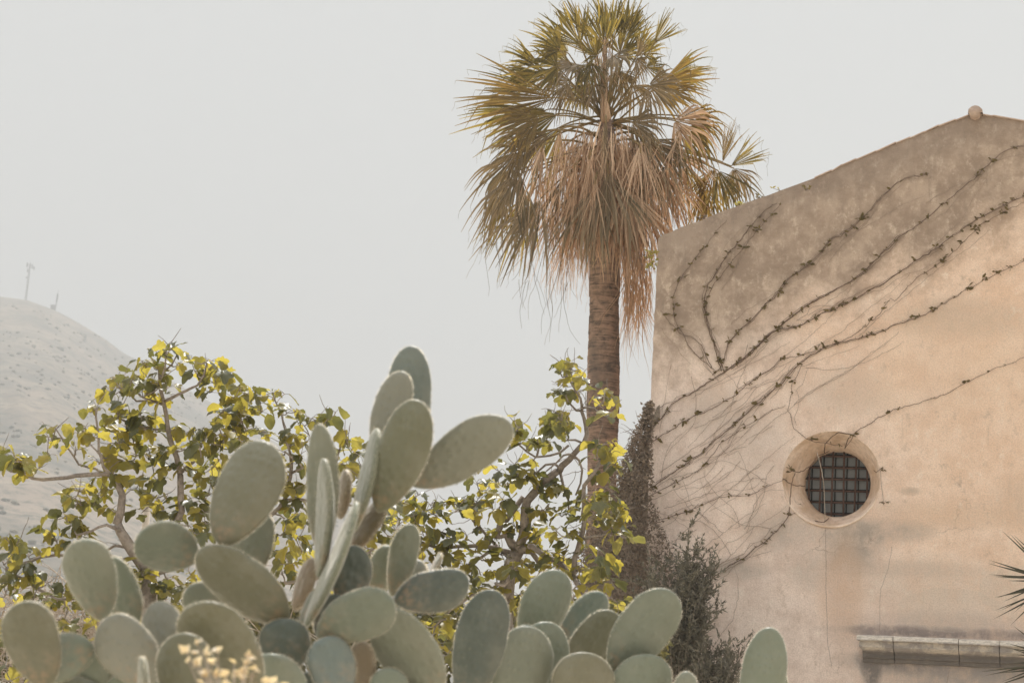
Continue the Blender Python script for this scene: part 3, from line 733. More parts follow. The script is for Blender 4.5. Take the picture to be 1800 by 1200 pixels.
    for pts in [[(1384, 830, -.03), (1393, 827, -.02), (1402, 830, .1), (1412, 827, .2), (1424, 819, .3), (1440, 800, .35), (1458, 792, .36)],
                [(1398, 831, -.01), (1392, 848, .02), (1389, 870, .03), (1388, 890, .0), (1387, 905, -.02)],
                [(1376, 841, -.02), (1386, 848, .05), (1398, 853, .15), (1415, 854, .3)],
                [(1485, 788, .3), (1492, 770, .05), (1507, 757, -.01)], [(1449, 795, .34), (1450, 781, .12), (1462, 768, .02), (1474, 759, -.01), (1500, 764, -.01)],
                [(1445, 925 - 8, .02), (1430, 914, .12), (1448, 918, .16), (1457, 910, .3)]]:
        mb = MB(); q = [inside(*p) for p in pts]; out = []
        for a, b in zip(q, q[1:]):
            for j in range(4): out.append(a.lerp(b, j / 4) + Vector((r2.gauss(0, .003), 0, r2.gauss(0, .003))))
        out.append(q[-1]); mb.tube(out, .0055, 5); mb.build('vine_stem', M['vine'], root)
    lf = MB()
    leaflets(lf, wp(1389, 824, .04), .05, 9); leaflets(lf, wp(1384, 830, .04), .045, 5)
    leaflets(lf, wp(1550, 826, .03), .04, 8); leaflets(lf, wp(1551, 884, .03), .038, 7); leaflets(lf, wp(1558, 883, .03), .035, 5); leaflets(lf, wp(1405, 886, -.04), .025, 3); leaflets(lf, wp(1524, 900, .0), .02, 3)
    lf.build('leaves', [M['vine_leaf'], M['vine']], root)
    mb = MB(); mb.tube([wp(1548, 826, .03), wp(1549, 850, .02), wp(1552, 872, .02), wp(1553, 884, .03)], .0025, 4)
    mb.tube([wp(1550, 822, .03), wp(1540, 830, .0), wp(1536, 826, -.05)], .004, 4); mb.build('vine_stem', M['vine'], root)
    mb = MB(); hang = [(1436, 795), (1441, 812), (1445, 830), (1448, 850), (1449, 875), (1450, 900), (1450, 915)]
    mb.tube([wp(x, y, .02) for x, y in hang], .0045, 5)
    o = mb.build('vine_stem', M['twig'], root); tag(o, 'pale dead strand hanging across the barred window')
creeper()

# ------------------------------------------------------------------ sprigs and shrubs against the wall
def narrow_leaf(mb, p, d, L, wd, r2, mi=0, cup=.2):
    d = d.normalized(); b = (Matrix.Rotation(r2.uniform(0, 6.28), 3, d) @ d.orthogonal().normalized()); c = d.cross(b)
    vs = [p, p + d * L * .35 + b * wd * .5, p + d * L - c * L * cup, p + d * L * .35 - b * wd * .5, p + d * L * .5 + c * wd * .15]
    mb.add(vs, [(0, 1, 4), (1, 2, 4), (2, 3, 4), (3, 0, 4)], mi)

def sprig_bush(name, label, base, tips, leafL, leafW, mat, r2, dens=.012, twig='twig', cat='shrub', rad=.0045, group=None, spread=.5):
    """many arching twigs from a base, feathered with narrow leaves"""
    root = empty(name, base, label, cat, group)
    tw = MB(); lf = MB()
    for tip in tips:
        d = tip - base; mid = base + d * .5 + Vector((d.x * -.15, r2.uniform(-.1, .1), .12 * d.length))
        pts = []
        for i in range(9):
            t = i / 8; pts.append(base * (1 - t) ** 2 + mid * 2 * t * (1 - t) + tip * t * t + Vector((r2.gauss(0, .012), r2.gauss(0, .012), r2.gauss(0, .012))) * t)
        tw.tube(pts, [rad * (1.1 - .85 * i / 8) for i in range(9)], 4)
        shoots = [pts]
        for _ in range(9):
            i = r2.randint(5, 8); p = pts[i]; q = p + Vector((r2.gauss(0, .5), r2.gauss(0, .5), r2.uniform(.1, 1))).normalized() * r2.uniform(.10, .30)
            s = [p, p.lerp(q, .5) + Vector((0, 0, -.015)), q]; tw.tube(s, [rad * .4, rad * .3, rad * .15], 3); shoots.append(s)
        for s in shoots:
            seg = s[4:] if len(s) > 4 else s
            for a, b in zip(seg, seg[1:]):
                L = (b - a).length; n = max(1, int(L / dens))
                for j in range(n):
                    p = a.lerp(b, r2.random()); dd = (b - a).normalized() + Vector((r2.gauss(0, spread), r2.gauss(0, spread), r2.gauss(.1, spread)))
                    narrow_leaf(lf, p, dd, leafL * r2.uniform(.6, 1.2), leafW * r2.uniform(.7, 1.2), r2)
    tw.build('trunk', M[twig], root); lf.build('crown', mat, root)
    return root
r3 = random.Random(21)
tips = []
for (x, y, n, sx, sy) in [(1210, 1000, 9, 22, 22), (1235, 985, 6, 12, 20), (1190, 1030, 7, 20, 20), (1225, 1055, 8, 16, 20), (1205, 1095, 6, 24, 16), (1180, 1070, 7, 26, 20), (1160, 1040, 7, 20, 24), (1150, 1090, 6, 20, 20), (1170, 1010, 5, 14, 16), (1212, 965, 3, 6, 14), (1245, 1075, 3, 6, 8)]:
    for _ in range(n): tips.append(P(x + r3.gauss(0, sx), y + r3.gauss(0, sy), 23.4 + r3.uniform(-.35, .35)))
b0 = P(1185, 1330, 23.3); b0.z = 1.35
sprig_bush('narrow_leaf_shrub', 'dark wispy narrow-leaved shrub against the church wall above the cacti', b0, tips, .068, .018, M['olive_leaf'], r3)
tips = []
for (x, y, n, sx, sy) in [(1255, 1150, 10, 25, 14), (1285, 1150, 6, 12, 10), (1230, 1165, 6, 20, 14), (1215, 1190, 6, 15, 14), (1275, 1185, 5, 14, 12), (1240, 1135, 3, 10, 6)]:
    for _ in range(n): tips.append(P(x + r3.gauss(0, sx), y + r3.gauss(0, sy), 23.1 + r3.uniform(-.3, .3)))
b1 = P(1250, 1400, 23.0); b1.z = .75
sprig_bush('low_shrub', 'small low shrub at the wall foot between the cactus clump and the lone pad', b1, tips, .06, .018, M['olive_leaf'], r3)

# dry creeper heap at the corner of the church
def thicket():
    r2 = random.Random(31)
    base = P(1090, 1300, 24.6); base.z = 0
    root = empty('dry_ivy_heap', base, 'brown dry ivy heaped up against the left corner of the church', 'ivy')
    # sloping rubble core (old buttress) under the growth
    edge = [(1146, 705), (1134, 735), (1120, 765), (1106, 790), (1092, 820), (1078, 848), (1060, 880), (1045, 910), (1030, 945), (1018, 985), (1008, 1030), (1000, 1090), (990, 1200)]
    core = MB(); vs = []
    for (x, y) in edge:
        a = P(x + 9, y + 10, 24.75); b = P(1160, y + 6, 24.75)
        vs += [a, b, a + NI * .5, b + NI * .5]
    fs = []
    for i in range(len(edge) - 1):
        k = 4 * i; fs += [(k, k + 4, k + 5, k + 1), (k + 2, k + 3, k + 7, k + 6), (k, k + 2, k + 6, k + 4)]
    core.add(vs, fs); m = NT('old rubble'); n1 = m.noise(m.co(), 6, 8, .7)
    core.build('core', m.done(m.pbsdf(m.mix(m.mr(n1, .35, .65), (.16, .13, .105), (.36, .30, .24)), .95, m.bump(n1, 1, .05))), root, smooth=False)
    lf = MB(); tw = MB()
    def ex(y):
        for (a, b), (c, d) in zip(edge, edge[1:]):
            if b <= y <= d: return a + (c - a) * (y - b) / (d - b)
        return edge[-1][0]
    for _ in range(15000):
        y = 705 + 500 * r2.random() ** .8; x0 = ex(y); hi = 1143 if y < 880 else 1143 + (y - 880) * .42
        x = x0 - abs(r2.gauss(0, 5.5)) + (hi - x0 + 6) * r2.random()
        cl = noise.noise(Vector((x * .05, y * .05, 1)))
        if cl < -.25 and r2.random() < .6: continue
        Z = 24.5 + .12 * noise.noise(Vector((x * .04, y * .04, 9))) + r2.uniform(-.10, .10) - (y - 705) / 500 * .5
        p = P(x, y, Z)
        L = r2.uniform(.02, .055)
        narrow_leaf(lf, p, Vector((r2.gauss(0, 1), r2.gauss(-.4, .7), r2.gauss(-.3, .8))), L, L * r2.uniform(.4, .8), r2, cup=.3)
    for _ in range(90):
        y = 760 + 430 * r2.random(); x0 = ex(y); x = x0 + (1135 - x0) * r2.random() - 3
        p = P(x, y, 24.25 - (y - 705) / 500 * .5); pts = [p]
        d = Vector((r2.gauss(-.2, .6), r2.gauss(-.2, .3), r2.gauss(.4, .7))).normalized()
        for i in range(6):
            d = (d + Vector((r2.gauss(0, .4), r2.gauss(0, .2), r2.gauss(0, .4)))).normalized(); p = p + d * .05; pts.append(p)
        tw.tube(pts, [.006 - .0007 * i for i in range(7)], 4)
    lf.build('foliage', M['dry_leaf'], root); tw.build('stems', M['vine_thin'], root)
thicket()

def undergrowth():
    r2 = random.Random(55); mb = MB()
    for _ in range(15000):
        x = r2.uniform(-60, 1170); Z = 18.6 + r2.uniform(-.9, .9)
        top = 1062 + 16 * noise.noise(Vector((x * .02, 0, 3))) + 12 * noise.noise(Vector((x * .07, 0, 8)))
        if x < 270: top += 38
        y = top + abs(r2.gauss(0, 1)) * 75; p = P(x, y, Z)
        if p.z < .02: continue
        L = r2.uniform(.05, .12); narrow_leaf(mb, p, Vector((r2.gauss(0, 1), r2.gauss(0, 1), r2.gauss(.2, .8))), L, L * r2.uniform(.4, .7), r2)
    tag(mb.build('undergrowth', M['under_leaf']), 'dark leafy undergrowth under the fig trees', 'undergrowth', kind='stuff')
M['under_leaf'] = leaf_mat('undergrowth leaf', (.03, .04, .028), (.12, .115, .06), (.10, .10, .03), (.30, .24, .05), .3, .5)
undergrowth()

# small weeds on the gable edge and at the corner
def weed(x, y, Z, label, leaves, size, mat, name='wall_weed', up=True, spr=10, wv=1.0):
    r2 = random.Random(int(x * 7 + y)); base = P(x, y, Z)
    root = empty(name, base, label, 'weed'); lf = MB(); st = MB()
    for _ in range(leaves):
        tip = P(x + r2.gauss(0, spr), y - abs(r2.gauss(spr * .8, spr * .6)) if up else y + r2.uniform(-spr * 1.6, spr * 3), Z + r2.uniform(-.1, .1))
        st.tube([base.lerp(tip, .0) if up else tip + Vector((0, .02, -.02)), tip], [.004, .002], 3)
        for _ in range(3):
            narrow_leaf(lf, tip, Vector((r2.gauss(0, 1), r2.gauss(0, 1), r2.gauss(.2, .7))), size * r2.uniform(.6, 1.1), size * .5 * wv, r2)
    st.build('stem', M['vine_thin'], root); lf.build('foliage', mat, root)
def gz(x, y): return (wp(x, y) - CAM).dot(fwd) + .12
weed(1337, 349, gz(1337, 349), 'dark tufty weed growing on the gable edge above the vine tips', 9, .04, M['vine_leaf'], spr=5)
weed(1300, 363, gz(1300, 363), 'yellowish weed flat on the gable edge near the palm', 14, .035, M['weed_leaf'], spr=6)
weed(1236, 386, gz(1236, 386), 'low dry weed on the lowest part of the gable edge', 12, .03, M['dry_leaf'], spr=6)
weed(1372, 336, gz(1372, 336), 'single thin dry stalk rising from the gable edge', 2, .05, M['weed_leaf'], spr=9)
weed(1144, 452, 24.8, 'yellow-green creeper sprig hanging off the top corner of the wall', 30, .05, M['weed_leaf'], up=False, spr=7, name='corner_creeper')
weed(1416, 335, gz(1416, 335) - .3, 'small dark plant rooted in the plaster just under the gable edge', 7, .04, M['vine_leaf'], spr=5)

# ------------------------------------------------------------------ fan palm
PZ = 26.2
def fan_seg(mb, hub, d, e, r, th, wseg, droop, r2, curl=0.0, split=.55, pleat=1, thread=True):
    """one leaf segment: V-folded blade, joined to neighbours near the hub, hanging at the tip"""
    n = d.cross(e).normalized()
    dirv = d * math.cos(th) + e * math.sin(th); per = -d * math.sin(th) + e * math.cos(th)
    K = 8; rr = r * (1 - .18 * abs(th)) * r2.choice([r2.uniform(.9, 1.12), r2.uniform(.62, 1.0)]); vs = []; brk = r2.uniform(.5, .95) if r2.random() < .3 else 9; hg = 0
    sway = Vector((r2.gauss(0, .06), r2.gauss(0, .06), 0)) * rr
    for i in range(K + 1):
        s = .06 + .94 * i / K
        p = hub + dirv * rr * s
        dd = max(0, s - split)
        p = p + Vector((0, 0, -1)) * rr * droop * dd ** 1.7 * 1.9 + n * curl * rr * s * s + sway * dd * 2
        if s > brk: hg = (s - brk); p = p - dirv * rr * hg * .75 + Vector((0, 0, -1)) * rr * hg * .9
        # keep the length roughly fixed when hanging
        if droop > .6: p = p - dirv * rr * dd * dd * .35 * droop
        wv = wseg * rr * (s / split if s < split else 1 - .93 * ((s - split) / (1 - split)) ** 1.25) * .5 * split * 1.12
        wv = max(wv, .0022)
        vs += [p - per * wv, p + n * wv * .75 * pleat, p + per * wv]
    fs = []
    for i in range(K):
        a = 3 * i; fs += [(a, a + 1, a + 4, a + 3), (a + 1, a + 2, a + 5, a + 4)]
    mb.add(vs, fs)
    if thread and r2.random() < .35:
        p = Vector(vs[-2]); q = p + Vector((r2.gauss(0, .03), r2.gauss(0, .03), -r2.uniform(.04, .16)))
        mb.tube([p, p.lerp(q, .5) + Vector((r2.gauss(0, .01), 0, 0)), q], .0016, 3, False)

def fan(root, node, hub, d, r, mat, r2, spread=80, nseg=26, droop=.4, psi=0.0, curl=0.0, sag=.08, split=.58, petr=.0095, name='frond', label=None):
    mb = MB(); d = d.normalized(); view = (hub - CAM).normalized()
    e = d.cross(view); e = e.normalized() if e.length > .05 else d.orthogonal().normalized()
    e = Matrix.Rotation(psi, 3, d) @ e
    sp = R(spread)
    for i in range(nseg):
        if r2.random() < .10: continue
        th = -sp + 2 * sp * (i + .5) / nseg + r2.gauss(0, .02)
        fan_seg(mb, hub, d, e, r, th, 2 * sp / nseg * 1.05, droop * r2.uniform(.6, 1.3), r2, curl, split)
    # petiole, with a pale ridge, curving from the crown to the hub
    mid = node.lerp(hub, .55) + Vector((0, 0, sag)); pts = []
    for i in range(8):
        t = i / 7; pts.append(node * (1 - t) ** 2 + mid * 2 * t * (1 - t) + hub * t * t)
    pts.append(hub + d * r * .12)
    mb.tube(pts, [petr * (1.5 - .7 * i / 8) for i in range(9)], 5, mi=1)
    o = mb.build(name, [mat, M['petiole']], root)
    if label: o['label'] = label
    return o

def palm():
    r2 = random.Random(77)
    top = P(1066, 212, PZ)
    p1, p2 = P(1062.5, 515, PZ), P(1059, 780, PZ)
    dn = (p2 - p1).normalized(); k = p2.z / -dn.z; base = p2 + dn * k
    base.z = -.05
    root = empty('fan_palm', base, 'tall fan palm with a thick skirt of dead brown fronds beside the church', 'palm')
    tr = MB(); N, n = 420, 28; vs = []
    for i in range(N + 1):
        t = i / N; p = base.lerp(p1, t) if t < 1 else p1
        rr = .198 + .10 * max(0, 1 - t * 4) ** 2 + .012 * math.sin(t * 17)
        ring = .0018 * math.sin(i * 2.1 + 5 * noise.noise(Vector((0, 0, i * .1)))) + .004 * noise.noise(Vector((0, i * .35, 2)))
        for j in range(n):
            a = 2 * math.pi * j / n
            q = rr + ring + .007 * noise.noise(Vector((math.cos(a) * 2.5, math.sin(a) * 2.5, i * .25)))
            vs.append(p + Vector((math.cos(a) * q, math.sin(a) * q, 0)))
    fs = [(i * n + j, i * n + (j + 1) % n, (i + 1) * n + (j + 1) % n, (i + 1) * n + j) for i in range(N) for j in range(n)]
    tr.add(vs, fs)
    # core up to the growing point, hidden by leaf bases
    tr.tube([p1 + dn * .05, P(1063, 400, PZ), P(1065, 300, PZ), top], [.2, .19, .17, .09], 14)
    m = NT('palm trunk'); co = m.co()
    ringn = m.math('ADD', m.math('MULTIPLY', m.noise(m.mapv(co, (1.3, 1.3, 17)), 2.2, 7, .7, .4), .55), m.math('MULTIPLY', m.noise(m.mapv(co, (1.5, 1.5, 2)), 5, 7, .7), .45)); fib = m.noise(m.mapv(co, (1, 1, 3)), 22, 6, .7); big = m.noise(m.mapv(co, (2.5, 2.5, .7)), 1.1, 4)
    c = m.mix(m.mr(ringn, .40, .57), (.075, .057, .046), (.31, .205, .15)); c = m.mix(m.mr(fib, .45, .75, 0, .5), c, (.36, .25, .18)); c = m.mix(m.mr(big, .45, .7, 0, .55), c, (.085, .075, .068))
    tr.build('trunk', m.done(m.pbsdf(c, .9, m.bump(m.math('ADD', ringn, m.math('MULTIPLY', fib, .3)), .9, .02))), root)
    S = PZ / FPX
    def D(dx, dy, dz=0.0): return (cr * dx + cu * -dy + fwd * dz)
    G, O, DD, K = M['frond_green'], M['frond_old'], M['frond_dead'], M['frond_dark']
    # traced live fans: hub px, depth offset, direction (px dx,dy, depth), radius px, spread, droop, psi, material
    LIVE = [
     (1045, 100, .6, (-.3, -1, .5), 75, 60, .2, 20, G), (1090, 95, .6, (.2, -1, .5), 74, 60, .2, -20, G), (1122, 90, .5, (.5, -1, .4), 62, 50, .2, 30, G), (1000, 112, .6, (-1, -.4, .5), 82, 50, .3, 0, G), (1065, 60, .7, (0, -1, .3), 84, 55, .05, 60, G),
     (1077, 72, .1, (.02, -1, .1), 100, 42, .02, 20, G), (1062, 80, -.1, (-.25, -1, -.2), 92, 50, .05, -30, G), (1093, 76, .2, (.3, -1, .1), 90, 45, .05, 30, G),
     (1020, 78, .0, (-.75, -1, .1), 92, 55, .12, 15, G), (1000, 95, .3, (-1, -.7, .3), 98, 48, .2, -25, G), (1030, 62, .4, (-.4, -1, .4), 80, 50, .1, 45, G), (985, 88, -.3, (-.9, -.6, -.3), 66, 60, .25, 30, G),
     (1108, 60, .3, (.15, -1, .2), 66, 40, .05, 0, G), (1150, 76, .1, (.75, -1, .1), 66, 30, .05, 10, G), (1050, 98, -.4, (-.5, -.7, -.9), 58, 80, .7, 35, G),
     (980, 118, -.35, (-1, -.1, -.5), 72, 88, .35, 25, G), (960, 130, .2, (-1, -.15, .2), 92, 45, .22, 5, G), (940, 112, .3, (-1, -.6, .3), 70, 40, .3, -40, G),
     (1118, 102, -.35, (.35, .25, -.6), 62, 88, .35, 20, K), (1095, 100, .1, (.6, -.6, .2), 62, 70, .4, 60, G), (1045, 150, -.2, (-.2, .9, -.6), 58, 80, .9, 40, K), (985, 130, .4, (-.9, .2, .4), 84, 50, .5, -50, K), (1135, 118, .5, (.8, .1, .5), 74, 55, .6, -40, G), (1060, 118, .5, (0, -.6, 1), 60, 85, .5, 10, G), (1000, 145, .1, (-.7, .5, .2), 66, 75, .8, 30, K), (1022, 150, .35, (-.5, .8, .2), 62, 60, .9, -20, G), (1112, 150, .3, (.5, .8, .2), 62, 65, .9, 30, K), (1130, 96, .2, (.9, -.4, .2), 52, 60, .3, 40, G),
     (1012, 112, -.2, (-.6, .5, -.6), 66, 85, .9, 50, K), (1040, 112, -.45, (-.4, .9, -.5), 60, 70, .9, 30, G), (1078, 98, -.45, (.5, .4, -.9), 56, 80, .9, -35, K), (1090, 125, .2, (.3, .8, .3), 60, 80, .7, 40, K), (1035, 130, .3, (-.3, .9, .3), 60, 70, .7, 40, G),
     (975, 172, -.1, (-1, .02, -.2), 172, 28, .10, 12, O), (965, 192, .25, (-1, .30, .1), 160, 27, .14, -20, G), (980, 200, .0, (-1, .45, .1), 118, 34, .3, 30, G), (955, 158, .35, (-1, -.12, .3), 140, 34, .2, 50, G), (948, 205, -.3, (-.9, .45, -.2), 96, 48, .4, 20, O),
     (1160, 148, -.1, (1, -.12, -.2), 110, 38, .12, 15, O), (1150, 160, .2, (1, .1, .2), 106, 50, .35, 40, O), (1175, 135, .3, (1, -.25, .3), 92, 40, .3, 25, G), (1140, 150, -.35, (.7, .5, -.5), 86, 80, .65, 0, K),
     (1200, 205, .1, (1, .0, .1), 92, 30, .8, 20, O), (1185, 212, -.3, (.8, .4, -.4), 92, 70, .85, 0, DD), (1215, 215, .2, (.9, .3, .2), 80, 55, .9, 25, O), (1190, 225, .0, (.6, .7, .0), 95, 55, .6, 20, G),
     (1285, 292, .15, (.9, -.6, .1), 78, 26, .05, 10, G), (1270, 285, .3, (.3, -1, .1), 76, 22, .0, 40, O), (1290, 296, .1, (.4, .9, .1), 66, 60, .6, 10, K), (1262, 300, -.1, (.45, .9, -.2), 88, 42, .4, -10, G), (1255, 296, .2, (-.2, 1, .2), 92, 45, .5, 20, O), (1240, 330, .4, (.2, 1, .2), 90, 40, .5, 20, O),
     (965, 235, -.1, (-.75, .5, -.2), 112, 42, .5, 10, K), (985, 225, .3, (-.5, .8, .2), 105, 50, .7, 30, G), (935, 262, .1, (-.9, .4, .0), 98, 42, .55, 20, K), (905, 275, .0, (-.5, .9, .1), 120, 42, .55, 0, K), (912, 300, -.2, (-.3, 1, -.1), 128, 38, .5, 20, K), (930, 340, .2, (-.35, 1, .1), 128, 34, .4, -20, G), (950, 350, -.3, (-.4, 1, -.2), 140, 34, .4, 15, K), (885, 320, .3, (-.15, 1, .2), 118, 30, .35, 30, K),
     (1135, 245, -.2, (.5, .7, -.3), 118, 48, .55, 0, K), (1175, 262, .2, (.55, .8, .2), 118, 42, .55, 20, DD), (1110, 215, -.3, (.6, .5, -.6), 96, 55, .8, 20, K),
     (1150, 290, .2, (.25, 1, .1), 130, 34, .3, 10, DD), (1175, 300, -.1, (.3, 1, -.1), 112, 34, .35, -20, DD), (1205, 290, .3, (.3, 1, .2), 100, 36, .4, 30, O), (1130, 350, .1, (.1, 1, 0), 130, 32, .2, 0, DD),
     (1068, 300, -.62, (.02, 1, -.1), 150, 40, .25, 0, K), (1045, 330, -.55, (-.3, 1, -.1), 140, 34, .25, 15, K), (1100, 330, -.5, (.25, 1, -.1), 140, 38, .3, -15, DD),
    ]
    for i, (x, y, dz, d, rp, spd, dr, psi, mat) in enumerate(LIVE):
        hub = P(x, y, PZ + dz)
        nd = top + Vector((r2.uniform(-.05, .05), r2.uniform(-.05, .05), r2.uniform(-.12, .05)))
        if x > 1235:
            nd = P(1115, 255, PZ + .2)
        elif y > 290: nd = P(1064, 260, PZ)
        fan(root, nd, hub, D(*d), rp * S, mat, r2, spd * 1.05, int(16 + spd * .22), dr, R(psi), r2.uniform(-.08, .12), sag=.02 if y < 150 else .12)
    # skirt of dead fronds, hanging round the stem
    for i in range(54):
        t = (i + .5) / 54; az = i * 2.39996 + r2.uniform(-.3, .3)
        h = 228 + 165 * t
        c0 = P(1064, h, PZ)
        out = Vector((math.cos(az), math.sin(az), 0))
        Rr = (.80 - .45 * t) * r2.uniform(.6, 1.15)
        if out.x < 0: Rr *= 1.30 - .2 * t
        hub = c0 + out * Rr + Vector((0, 0, -.10 - .12 * t))
        d = Vector((out.x * .22, out.y * .22, -1)); L = r2.uniform(.7, .98)
        fan(root, c0 + out * .1, hub, d, L * (1 - .15 * t), r2.choice([DD, DD, DD, K]), r2, r2.uniform(18, 34), 18, .15, az + r2.uniform(-.4, .4), 0, sag=.18, split=.3, petr=.012)
    # thatch of narrow strands close to the stem: shredded leaf remains
    th = MB()
    for _ in range(1500):
        az = r2.uniform(0, 6.283); u = r2.random(); y = 235 + 165 * u
        out = Vector((math.cos(az), math.sin(az), 0)); Rr = r2.uniform(.18, .62 - .25 * u)
        p = P(1064 + r2.gauss(0, 6), y, PZ) + out * Rr; L = r2.uniform(.35, .80)
        q = p + Vector((out.x * .12 + r2.gauss(0, .05), out.y * .12 + r2.gauss(0, .05), -L))
        mid = p.lerp(q, .5) + Vector((r2.gauss(0, .05), r2.gauss(0, .05), .02)); wd = r2.uniform(.004, .011)
        b = Vector((math.cos(az + 1.57), math.sin(az + 1.57), 0)); b = Matrix.Rotation(r2.uniform(-1, 1), 3, 'Z') @ b
        vs = []
        for (pp, ww) in ((p, wd), (p.lerp(mid, .6), wd), (mid, wd * .9), (mid.lerp(q, .5) + Vector((r2.gauss(0, .02), 0, 0)), wd * .7), (q, .0015)): vs += [pp - b * ww, pp + b * ww]
        th.add(vs, [(0, 1, 3, 2), (2, 3, 5, 4), (4, 5, 7, 6), (6, 7, 9, 8)])
    o = th.build('dead_leaf_thatch', DD, root); tag(o, 'tangled pale brown strands packed round the top of the trunk')
    # shredded remains hanging lower, on the right of the trunk
    th = MB()
    for _ in range(210):
        x = 1095 + 50 * r2.random(); y0 = r2.uniform(440, 530); p = P(x, y0, PZ - .1 + r2.uniform(-.15, .3)); L = r2.uniform(.35, .95) * (1.2 if 1100 < x < 1130 else .8)
        pts = [p]; d = Vector((r2.gauss(.0, .12), r2.gauss(0, .1), -1))
        for k in range(6):
            d = (d + Vector((r2.gauss(0, .13), r2.gauss(0, .1), 0))).normalized(); d.z = min(d.z, -.8); pts.append(pts[-1] + d * L / 6)
        wd = r2.uniform(.003, .008); vs = []
        for k, pp in enumerate(pts): vs += [pp - cr * wd * (1 - k / 6.5), pp + cr * wd * (1 - k / 6.5) + fwd * wd * .4]
        th.add(vs, [(2 * k, 2 * k + 1, 2 * k + 3, 2 * k + 2) for k in range(6)])
    o = th.build('hanging_strands', DD, root); tag(o, 'pale shredded strands hanging between the trunk and the wall corner')
    # old flower stalks in the middle of the crown
    fs_ = MB()
    for (a, b, c, w_) in [((1066, 214), (1060, 130), (1063, 70), .03), ((1072, 210), (1062, 150), (1050, 110), .018), ((1060, 215), (1055, 190), (1062, 95), .02)]:
        pts = [P(*a, PZ - .15), P(*b, PZ - .25), P(*c, PZ - .2)]; q = [pts[0].lerp(pts[1], t) .lerp(pts[1].lerp(pts[2], t), t) for t in np.linspace(0, 1, 8)]
        fs_.tube(q, [w_ * (1.2 - .8 * i / 7) for i in range(8)], 6)
    for _ in range(70):
        p = P(1062 + r2.gauss(0, 12), r2.uniform(60, 150), PZ - .25); q = p + Vector((r2.gauss(0, .07), r2.gauss(0, .05), -r2.uniform(.15, .4)))
        fs_.tube([p, p.lerp(q, .4) + Vector((r2.gauss(0, .02), 0, .03)), q], [.005, .003, .0015], 3)
    for (x0, y0, x1, y1, n) in [(1120, 245, 1110, 430, 18), (1000, 260, 960, 430, 12), (1175, 255, 1170, 380, 10), (1030, 260, 1025, 420, 12)]:
        for _ in range(n):
            p = P(x0 + r2.gauss(0, 16), y0 + r2.gauss(0, 12), PZ - .4); q = P(x1 + r2.gauss(0, 26), y1 + r2.gauss(0, 30), PZ - .45)
            fs_.tube([p, p.lerp(q, .3) + Vector((r2.gauss(0, .05), 0, .06)), p.lerp(q, .7) + Vector((r2.gauss(0, .04), 0, .02)), q], [.009, .008, .006, .002], 4)
    tag(fs_.build('flower_stalk', DD, root), 'dead brown flower stalks in the middle of the crown')
    # thin fibres hanging free under the left side of the crown
    fb = MB()
    for _ in range(34):
        x = r2.choice([r2.uniform(845, 880), r2.uniform(900, 1000), r2.uniform(960, 1000)]); y0 = r2.uniform(395, 500); L = r2.uniform(.2, 1.0)
        if x < 900: y0 = r2.uniform(300, 430)
        p = P(x, y0, PZ + r2.uniform(-.3, .3)); pts = [p]; d = Vector((r2.gauss(0, .1), 0, -1))
        for k in range(8):
            d = (d + Vector((r2.gauss(0, .16), r2.gauss(0, .1), 0))).normalized(); d.z = -abs(d.z); pts.append(pts[-1] + d * L / 8)
        fb.tube(pts, [.0032 - .0002 * k for k in range(9)], 3, False)
    fb.build('fibre', M['frond_dark'], root)
palm()

# ------------------------------------------------------------------ fig trees
def fig_outline(kind):
    """rounded lobes: 0 five-lobed, 1 three-lobed, 2 nearly entire"""
    pts = []
    lobes = [[(90, 1.0, 19), (42, .86, 16), (138, .86, 16), (0, .56, 18), (180, .56, 18)], [(90, 1.0, 22), (36, .82, 21), (144, .82, 21)], [(90, 1.0, 44), (30, .6, 40), (150, .6, 40)]][kind]
    lo = [.26, .30, .42][kind]
    for k in range(-62, 243, 8):
        r = lo
        for (c, l, w_) in lobes: r = max(r, l * (math.cos(R(min(90, abs(k - c) * 90 / (w_ * 2.1)))) ** .55))
        if k < -10 or k > 190: r = max(r * .85, .36)
        r *= 1 + .025 * math.sin(k * 1.7)
        pts.append((r * math.cos(R(k)), .30 + r * math.sin(R(k)) * .95))
    return pts
FIGS = [fig_outline(0), fig_outline(0), fig_outline(1), fig_outline(1), fig_outline(2)]
def fig_leaf(mb, p, d, nrm, s, r2):
    d = d.normalized(); b = nrm.cross(d)
    if b.length < .1: b = d.orthogonal()
    b.normalize(); n = d.cross(b) * -1
    if n.dot(nrm) < 0: n = -n
    FIGO = r2.choice(FIGS); cup = r2.uniform(.1, .8); fold = r2.uniform(.0, .7); wx = r2.uniform(.75, 1.0); tw = r2.uniform(-.25, .25)
    def f(x, y):
        x *= wx; z = -cup * (y ** 2) * .55 - fold * -abs(x) * .5 * 1 + tw * x * y + .05 * math.sin(7 * x + 5 * y)
        return p + b * x * s + d * y * s + n * (z * s)
    vs = [f(0, .0), f(0, .38), f(0, .7)]
    m = len(FIGO)
    for (x, y) in FIGO: vs.append(f(x * .5, .3 + (y - .3) * .5))
    for (x, y) in FIGO: vs.append(f(x, y))
    fs = []
    for k in range(m - 1):
        fs.append((1, 3 + k, 4 + k)); fs.append((3 + k, 3 + m + k, 4 + m + k, 4 + k))
    fs.append((1, 3 + m - 1, 0)); fs.append((1, 0, 3)); fs.append((0, 3 + m - 1, 3 + 2 * m - 1)); fs.append((0, 3 + m, 3))
    mb.add([q for q in vs], fs)

